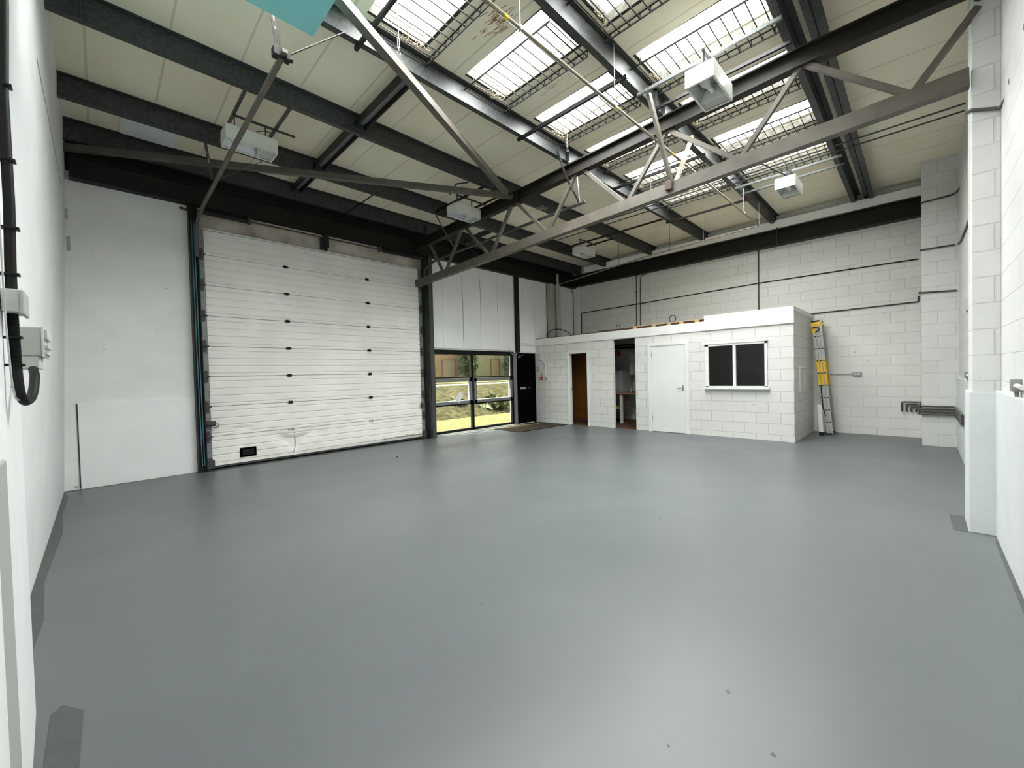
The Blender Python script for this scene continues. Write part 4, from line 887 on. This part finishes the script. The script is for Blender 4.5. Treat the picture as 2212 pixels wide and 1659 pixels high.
run('conduit', [(5.86, ws+.02, 3.9), (5.84, -.31, 3.86), (XT-.02, -.312, 3.70), (XT-.02, ws+.02, 3.64), (5.2, ws, 3.64), (4.2, ws, 3.72), (3.0, ws, 3.80), (.5, ws, 3.9)], .014, 'pipegrey', 'grey conduit wrapping the near pier then running along the right wall', bend=.03, clips=[(5.0, ws, 3.655), (4.35, ws, 3.70)])
run('conduit', [(5.3, ws, 3.9), (4.2, ws, 3.62), (3.0, ws, 3.55), (.5, ws, 3.5)], .005, 'pipegrey', 'thin cable beside the conduit on the right wall', bend=.02)
run('conduit', [(XT-.015, -.31, 4.86), (XT-.02, -.36, 4.60), (XT-.02, -.46, 4.72), (5.2, ws, 4.95)], .022, 'conduit', 'black conduit bending over the top of the near pier', bend=.05)
# four grey pipes low in the far right corner
for k in range(4):
    z = .735-k*.048; o_ = .045+k*.0
    bm = NB(); ye = .275-.07*k
    tube(bm, [(XF-.05, ye, .53), (XF-.05, ye, z), (XF-.05, -.005-.0*k, z), (XF-.10, .018, z), (10.74, .018, z-.0), (10.725, -.03, z), (10.725, -.43, z), (10.6, -.44, z-.01), (9.0, -.44, z+.0)], .016, 10, .03)
    thing('heating_pipe', bm, 'pipegrey', ('topmost of four low pipes round the far pier', 'second from top of four low pipes round the far pier', 'third from top of four low pipes round the far pier', 'lowest of four low pipes round the far pier')[k], 'pipe', 'low pipes round the far pier', True)
# sockets
t_ = empty('wall_socket', (XF-.02, 1.0, 1.33)); tag(t_, 'metal clad double socket on the far wall right of the ladder', 'socket')
bm = NB(); box(bm, XF-.045, XF, .92, 1.07, 1.29, 1.375, .005); obj('box', bm, 'metalbox', t_)
bm = NB(); box(bm, XF-.05, XF-.045, .94, .985, 1.31, 1.355); box(bm, XF-.05, XF-.045, 1.005, 1.05, 1.31, 1.355); obj('switch_plate', bm, 'palegrey', t_)
def wallbox(x, lab, s=1, full=True):
    t_ = empty('wall_socket', (x, YR-.03, 1.35)); tag(t_, lab, 'socket', 'metal boxes on the right wall')
    bm = NB(); box(bm, x, x+.085*s, YR-.03, YR+.018, 1.30, 1.385, .004); obj('box', bm, 'metalbox', t_)
    bm = NB(); tube(bm, [(x+.005, YR-.005, 1.34), (x-.20, YR-.008, 1.335)], .016, 10); obj('conduit_stub', bm, 'white', t_, True)
    bm = NB(); tube(bm, [(x+.03, YR-.008, 1.305), (x+.03, YR-.01, 1.262)], .011, 8); obj('drop_stub', bm, 'metalbox', t_, True)
    return t_
wallbox(4.40, 'metal box with a white stub on the near right wall'); wallbox(8.5, 'metal box on the right wall beyond the near pier', 1.6)
bm = NB(); box(bm, 8.6, 8.9, YR-.03, YR-.005, 2.25, 2.42, .004); thing('junction_box', bm, 'palegrey', 'pale box higher on the right wall beyond the near pier', 'box')

# ================================================================== flue, duct and roof of the office
bm = NB(); tube(bm, [(10.76, 8.47, 2.66), (10.76, 8.47, 4.36)], .085, 18); o = thing('flue_pipe', bm, 'duct', 'pale round flue rising from the office roof in the corner', 'flue', smooth=True)
bm = NB(); lathe(bm, (10.76, 8.47, 4.36), [(.085, 0), (.09, .02), (.06, .12), (.045, .14), (.045, .42)], 16); obj('cowl', bm, 'duct', o, True)
bm = NB(); box(bm, 10.42, 10.62, 8.50, 8.64, 2.66, 4.45, .01); thing('square_duct', bm, 'duct', 'pale square duct beside the round flue', 'duct')
run('conduit', [(10.34, 8.60, 4.48), (10.35, 8.60, 2.66)], .012, 'conduit', 'thin black conduit left of the square duct')
run('conduit', [(11.70, 8.60, 4.46), (11.80, 8.61, 4.30), (11.80, 8.61, 2.66)], .010, 'rust', 'thin brown conduit in the far corner above the office', bend=.05)
# timber deck on the office roof
bm = NB(); box(bm, XO-.0, XF-.04, 6.35, 8.62, 2.601, 2.632); thing('roof_deck_board', bm, 'timberdark', 'thin dark board edge on the office roof by the flue', 'board')
t_ = empty('timber_deck', (10.3, 4.9, 2.60)); tag(t_, 'timber pallet deck lying on the office roof', 'deck')
bm = NB(); box(bm, XO+.03, 10.9, 3.50, 6.34, 2.602, 2.665); obj('gap_shade_board', bm, 'timberdark', t_)  # dark board put in for the shade in the gaps between blocks
bm = NB(); box(bm, XO+.01, 10.9, 3.50, 5.35, 2.665, 2.682); obj('top_board', bm, 'timber', t_)
for y in (5.22, 4.71, 4.32, 4.02, 3.66):
    bm = NB(); box(bm, XO-.004, XO+.10, y-.05, y+.05, 2.602, 2.668); obj('block', bm, 'timber', t_)
bm = NB(); tube(bm, [(10.2, 8.50, 2.66), (10.16, 8.48, 2.80), (10.25, 8.30, 2.93), (10.42, 8.05, 2.92), (10.55, 7.85, 2.76), (10.58, 7.75, 2.675)], .012, 8, .1); thing('looped_cable', bm, 'blackplastic', 'black cable arching over the office roof by the duct', 'cable')
bm = NB(); cc = (10.1, 4.36, 2.80); tube(bm, [(cc[0], cc[1]+.075*math.cos(a)-.03*math.sin(a), cc[2]+.082*math.sin(a)+.03*math.cos(a)) for a in [2*PI*k/18 for k in range(18)]], .009, 6, closed=True); thing('cable_ring', bm, 'blackplastic', 'black cable ring standing on the timber deck', 'cable')
bm = NB(); tube(bm, [(10.1, 5.88+.06*math.cos(a), 2.712+.10*math.sin(a)) for a in [PI*k/10 for k in range(11)]], .007, 6); thing('cable_loop', bm, 'blackplastic', 'small black cable loop at the left end of the timber deck', 'cable')
bm = NB(); box(bm, 11.80, XF, 8.02, 8.26, 2.68, 2.88, .004); thing('junction_box', bm, 'duct', 'pale box low on the far wall above the office roof', 'box')
# white liner board end above the gable beam
bm = NB(); box(bm, 11.66, 11.685, -.02, 8.02, 4.88, 5.07); thing('gable_flashing', bm, 'board', 'long white board above the gable beam on the far wall', 'board')

# ================================================================== ladder
t_ = empty('triple_ladder', (11.45, 1.48, 0)); tag(t_, 'aluminium triple extension ladder with yellow bands leaning in the corner', 'ladder')
base = Vector((0, 1.40, .02)); top = Vector((0, 1.60, 2.60)); ld = (top-base).normalized(); ln = Vector((0, ld.z, -ld.y))
for s in range(3):
    off = ln*(.058*s)+Vector((0, -.02, 0)); t0 = .72 if s == 2 else 0
    t1 = 2.58 if s != 2 else 2.38
    sec = None
    for x in (11.30, 11.70):
        a = base+off+ld*t0; b_ = base+off+ld*t1; a.x = b_.x = x
        bm = NB(); bar(bm, a, b_, .026, .052, ln); st = obj('stile', bm, 'alum', t_)
        if sec is None: sec = st
        for q0, q1 in ((1.10, 1.35), (1.39, 1.66)):
            bm = NB(); a = base+off+ld*q0; b_ = base+off+ld*q1; a.x = b_.x = x; bar(bm, a, b_, .030, .048, ln); obj('yellow_band', bm, 'ladder_yellow', st)
        bm = NB()
        for k in range(9):
            q = .27+.273*k
            if q < t0+.05 or q > t1: continue
            c = base+off+ld*q; box(bm, x-.017, x+.017, c.y-.016, c.y+.016, c.z-.011, c.z+.011)
        objs('rung_plug', bm, 'blackplastic', st)
    bm = NB()
    for k in range(9):
        q = .27+.273*k
        if q < t0+.05 or q > t1: continue
        c = base+off+ld*q; tube(bm, [(11.31, c.y, c.z), (11.69, c.y, c.z)], .014, 8)
    obj('rungs', bm, 'alum', t_)
for x in (11.30, 11.70):
    bm = NB(); c = base+ld*2.5+ln*.058; a = Vector((x, c.y, c.z)); bar(bm, a-ld*.10, a+ld*.0, .05, .17, ln); bar(bm, a-ld*.24+ln*.05, a-ld*.14+ln*.03, .04, .07, ln); obj('yellow_cap', bm, 'ladder_yellow', t_)
    bm = NB(); bar(bm, a+ld*.0, a+ld*.035, .045, .16, ln); a = base.copy(); a.x = x; bar(bm, a-ld*.0, a+ld*.03, .04, .06, ln); a = base+ln*.058; a.x = x; bar(bm, a-ld*.0, a+ld*.03, .04, .06, ln); obj('end_cap', bm, 'blackplastic', t_)
bm = NB(); tube(bm, [(11.27, 1.72, 2.38), (11.25, 1.60, 2.40), (11.26, 1.58, 2.33), (11.27, 1.66, 2.28)], .012, 6, .02); obj('catch', bm, 'rust', t_)
bm = NB(); tube(bm, [(11.26, 1.56, 1.1), (11.26, 1.53, .62), (11.26, 1.48, .42)], .010, 6, .1); obj('rope', bm, 'blackplastic', t_)
q = empty('timber_offcut', (11.2, 1.56, 0)); tag(q, 'short white painted post with a black foot beside the ladder', 'post')
bm = NB(); bar(bm, (11.18, 1.545, .075), (11.20, 1.582, .68), .075, .075, (0, 1, 0)); obj('shaft', bm, 'paper', q)
bm = NB(); bar(bm, (11.176, 1.537, .0), (11.18, 1.545, .075), .085, .085, (0, 1, 0)); obj('foot', bm, 'blackplastic', q)

# ================================================================== left edge: supply cable, boxes
sc_ = empty('supply_cable', (-.2, 2.15, 1.42)); tag(sc_, 'thick black supply cable strapped down the left pier with a U bend', 'cable')
def lp(px, X=-.19): return px
CP = [(-.176, 2.1, 3.2), (-.178, 2.1, 2.75), (-.188, 2.1, 2.45), (-.186, 2.1, 2.09), (-.190, 2.1, 1.90), (-.191, 2.1, 1.72), (-.189, 2.1, 1.60), (-.187, 2.09, 1.53), (-.183, 2.09, 1.475), (-.176, 2.12, 1.451), (-.168, 2.18, 1.457), (-.164, 2.24, 1.49), (-.165, 2.32, 1.545), (-.176, 2.42, 1.57)]
bm = NB(); tube(bm, CP, .0132, 14, .03); obj('sheath', bm, 'blackplastic', sc_, True)
bm = NB()
for k in range(52):
    z = 1.73-k*.0045; y = 2.1-(1.73-z)*.03; x = -.191+(1.73-z)*.016; lathe(bm, (x, y, z), [(.0130, 0), (.0146, .0011), (.0130, .0022)], 14)
obj('corrugation', bm, 'blackplastic', sc_)
for z, x, y in ((2.48, -.187, 2.1), (2.24, -.187, 2.1), (2.02, -.186, 2.1), (1.87, -.19, 2.1), (1.665, -.191, 2.1), (1.575, -.189, 2.1)):
    bm = NB(); box(bm, -.215, x+.020, y-.016, y+.016, z-.004, z+.004, .002); obj('strap', bm, 'blackplastic', sc_)
bm = NB(); tube(bm, [(-.199, 2.0, 2.4), (-.198, 2.0, 1.95), (-.196, 2.0, 1.7), (-.190, 2.0, 1.52), (-.187, 2.03, 1.465), (-.185, 2.08, 1.46)], .0024, 6, .02); obj('earth_wire', bm, 'conduit_pale', sc_)
t_ = empty('cable_box', (-.2, 2.12, 1.73)); tag(t_, 'grey box clipped over the black supply cable on the left pier', 'box')
bm = NB(); box(bm, -.208, -.1685, 2.04, 2.16, 1.742, 1.815, .004); obj('base', bm, 'palegrey', t_)
bm = NB(); box(bm, -.169, -.159, 2.028, 2.162, 1.735, 1.812, .004); obj('lid', bm, 'greyplastic', t_)
t_ = empty('electric_meter', (-.2, 2.5, 1.57)); tag(t_, 'grey meter box on the left pier above the cable bend', 'meter')
bm = NB(); box(bm, -.235, -.1525, 2.42, 2.62, 1.622, 1.733, .003); obj('case', bm, 'greyplastic', t_)
bm = NB(); box(bm, -.1525, -.1455, 2.418, 2.64, 1.618, 1.735, .002); ln_ = obj('cover', bm, 'palegrey', t_)
bm = NB(); box(bm, -.1455, -.136, 2.44, 2.63, 1.690, 1.727, .002); box(bm, -.1455, -.139, 2.44, 2.63, 1.63, 1.64); box(bm, -.1455, -.136, 2.44, 2.63, 1.655, 1.665); obj('display', bm, 'palegrey', ln_)
bm = NB(); box(bm, -.235, -.160, 2.425, 2.60, 1.573, 1.622, .003); obj('terminal_cover', bm, 'palegrey', t_)
bm = NB(); lathe(bm, (-.176, 2.43, 1.552), [(.0125, 0), (.0125, .021)], 12); obj('gland', bm, 'blackplastic', t_)

# ================================================================== floor marks
bm = NB(); prism(bm, [(-.20, 1.3), (-.12, 1.35), (-.105, 2.3), (-.10, 2.75), (-.17, 2.87), (-.205, 2.82)], 'z', .0, .003); struct('floor_patch', bm, 'floorpatch', bpy.data.objects['floor'])
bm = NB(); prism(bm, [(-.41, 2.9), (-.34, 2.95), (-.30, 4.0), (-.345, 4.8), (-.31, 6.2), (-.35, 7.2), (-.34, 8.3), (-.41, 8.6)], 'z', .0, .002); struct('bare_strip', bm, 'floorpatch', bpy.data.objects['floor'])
bm = NB(); prism(bm, [(5.40, -.21), (5.96, -.20), (5.96, -.30), (5.42, -.30)], 'z', .0, .002); struct('floor_patch', bm, 'floorpatch', bpy.data.objects['floor'])
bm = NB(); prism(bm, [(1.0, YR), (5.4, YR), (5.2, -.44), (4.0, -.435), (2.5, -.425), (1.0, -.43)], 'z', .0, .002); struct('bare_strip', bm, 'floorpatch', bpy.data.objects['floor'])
bm = NB(); prism(bm, [(1.12, 8.50), (5.9, 8.52), (5.9, 8.66), (1.12, 8.66)], 'z', .0, .002); struct('door_threshold', bm, 'floorpatch', bpy.data.objects['floor'])
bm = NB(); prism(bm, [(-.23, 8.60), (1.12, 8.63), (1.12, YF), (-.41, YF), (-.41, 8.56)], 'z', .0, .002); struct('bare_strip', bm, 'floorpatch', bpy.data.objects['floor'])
bm = NB(); lathe(bm, (3.95, 7.06, 0), [(.02, 0), (.022, .012), (.008, .02)], 8); thing('floor_debris', bm, 'rust', 'tiny dark scrap lying on the floor before the loading door', 'debris')
for (x, y, r_) in FLOOR_CHIPS:
    bm = NB(); k = 6; prism(bm, [(x+r_*(.6+.5*random.random())*math.cos(2*PI*i/k), y+r_*(.6+.5*random.random())*math.sin(2*PI*i/k)) for i in range(k)], 'z', 0, .0012); struct('paint_chip', bm, 'floorpatch', bpy.data.objects['floor'])
# patched blocks high in the corner by the loading door wall
for (x0, x1, z0, z1) in ((-.262, -.235, 3.90, 4.05), (-.262, -.222, 3.45, 3.66)):
    bm = NB(); box(bm, x0, x1, YF-.004, YF, z0, z1); struct('mortar_patch', bm, 'patch', wfr)
bm = NB(); prism(bm, [(.33, 7.25), (.94, 7.25), (.94, 8.24), (.33, 8.24)], 'z', 5.165, 5.172); struct('ceiling_patch', bm, 'plaster', bpy.data.objects['ceiling'])
# rust scratches left on the liner by a nest
bm = NB()
for k in range(46):
    u = random.gauss(0, .5); x = 3.10+u*.16+random.gauss(0, .02); y = 3.12+random.gauss(0, .10); L_ = .03+random.random()*.09
    tube(bm, [(x, y, roof_z(y)-.001), (x-.012+random.gauss(0, .01), y+L_, roof_z(y+L_)-.001)], .0035, 4)
struct('ceiling_stain', bm, 'stain', bpy.data.objects['ceiling'])
bm = NB()
for k in range(14):
    x = 4.27+random.gauss(0, .04); y = 3.3+random.gauss(0, .12); L_ = .05+random.random()*.12
    tube(bm, [(x, y, roof_z(y)-.001), (x+random.gauss(0, .02), y+L_, roof_z(y+L_)-.001)], .0018, 4)
struct('ceiling_stain', bm, 'seam', bpy.data.objects['ceiling'])

# ================================================================== outside, seen through the glazing
bm = NB(); box(bm, -30, 60, 8.83, 12.2, -.30, -.06); struct('ground_outside', bm, 'grass')
bm = NB(); prof = [(12.2, -.3), (12.2, -.06), (13.2, .25), (15.0, .72), (16.6, 1.02), (17.0, 1.04), (17.0, -.3)]; prism(bm, prof, 'x', -30, 60); struct('bank_outside', bm, 'bank')
bm = NB(); box(bm, -30, 60, 17.0, 19.6, .5, 1.06); struct('path_outside', bm, 'path')
bm = NB(); prism(bm, [(19.6, .5), (19.6, 1.12), (25, 1.5), (27, 1.5), (27, .5)], 'x', -30, 60); struct('verge_outside', bm, 'grass')
b_ = empty('brick_building', (20, 26, 1.4)); tag(b_, 'orange brick building beyond the path, seen through the glazing', 'building')
def bld(x0, x1, m_, nm):
    bm = NB(); box(bm, x0, x1, 26, 26.4, 1.2, 9); return obj(nm, bm, m_, b_)
bld(8, 20.9, 'brick', 'wall'); bld(20.9, 36, 'brick2', 'wall')
for x0, x1, z1 in ((18.56, 19.8, 2.78), (23.6, 24.6, 2.92), (29, 31, 3)):
    bm = NB(); box(bm, x0, x1, 25.93, 26.0, 1.3, z1); f_ = obj('window', bm, 'panel_out', b_)
    bm = NB(); box(bm, x0, x1, 25.90, 25.93, z1, z1+.08); box(bm, x0, x0+.06, 25.90, 25.93, 1.3, z1); box(bm, x1-.06, x1, 25.90, 25.93, 1.3, z1); obj('window_frame', bm, 'timberdark', f_)
def shrub(name, x, y, z, r_, h, n_, lab, trunk=0):
    t_ = empty(name, (x, y, z)); tag(t_, lab, 'tree' if trunk else 'shrub')
    bm = NB()
    for k in range(n_):
        a = random.random()*2*PI; e = random.random(); rr = r_*math.sqrt(random.random()); zz = z+trunk+h*e
        c = Vector((x+rr*math.cos(a)*math.sin(PI*(.15+.8*e)), y+rr*math.sin(a)*math.sin(PI*(.15+.8*e)), zz))
        s = .08+.08*random.random(); q = [Vector((random.gauss(0, s), random.gauss(0, s), random.gauss(0, s))) for _ in range(3)]
        vs_ = [bm.verts.new(c+p) for p in q]; bm.faces.new(vs_)
    obj('foliage', bm, 'leaf', t_)
    bm = NB(); tube(bm, [(x, y, z-.1), (x+.05, y, z+trunk+h*.5)], .03+.02*trunk, 8); obj('trunk' if trunk else 'stem', bm, 'bark', t_)
shrub('garden_tree', 20.35, 25.0, 1.35, .75, 2.6, 1500, 'leafy tree in front of the brick building, seen in the left panes', .1)
shrub('garden_tree', 24.9, 25.0, 1.35, .5, 2.6, 1000, 'leafy tree at the right edge of the right panes', .1)
shrub('bank_shrub', 11.9, 13.0, .15, .6, .35, 420, 'low green shrub on the bank in the right panes')
shrub('bank_shrub', 10.4, 13.6, .3, .35, .2, 160, 'low scrubby plant on the bank in the left panes')

S.render.film_transparent = False
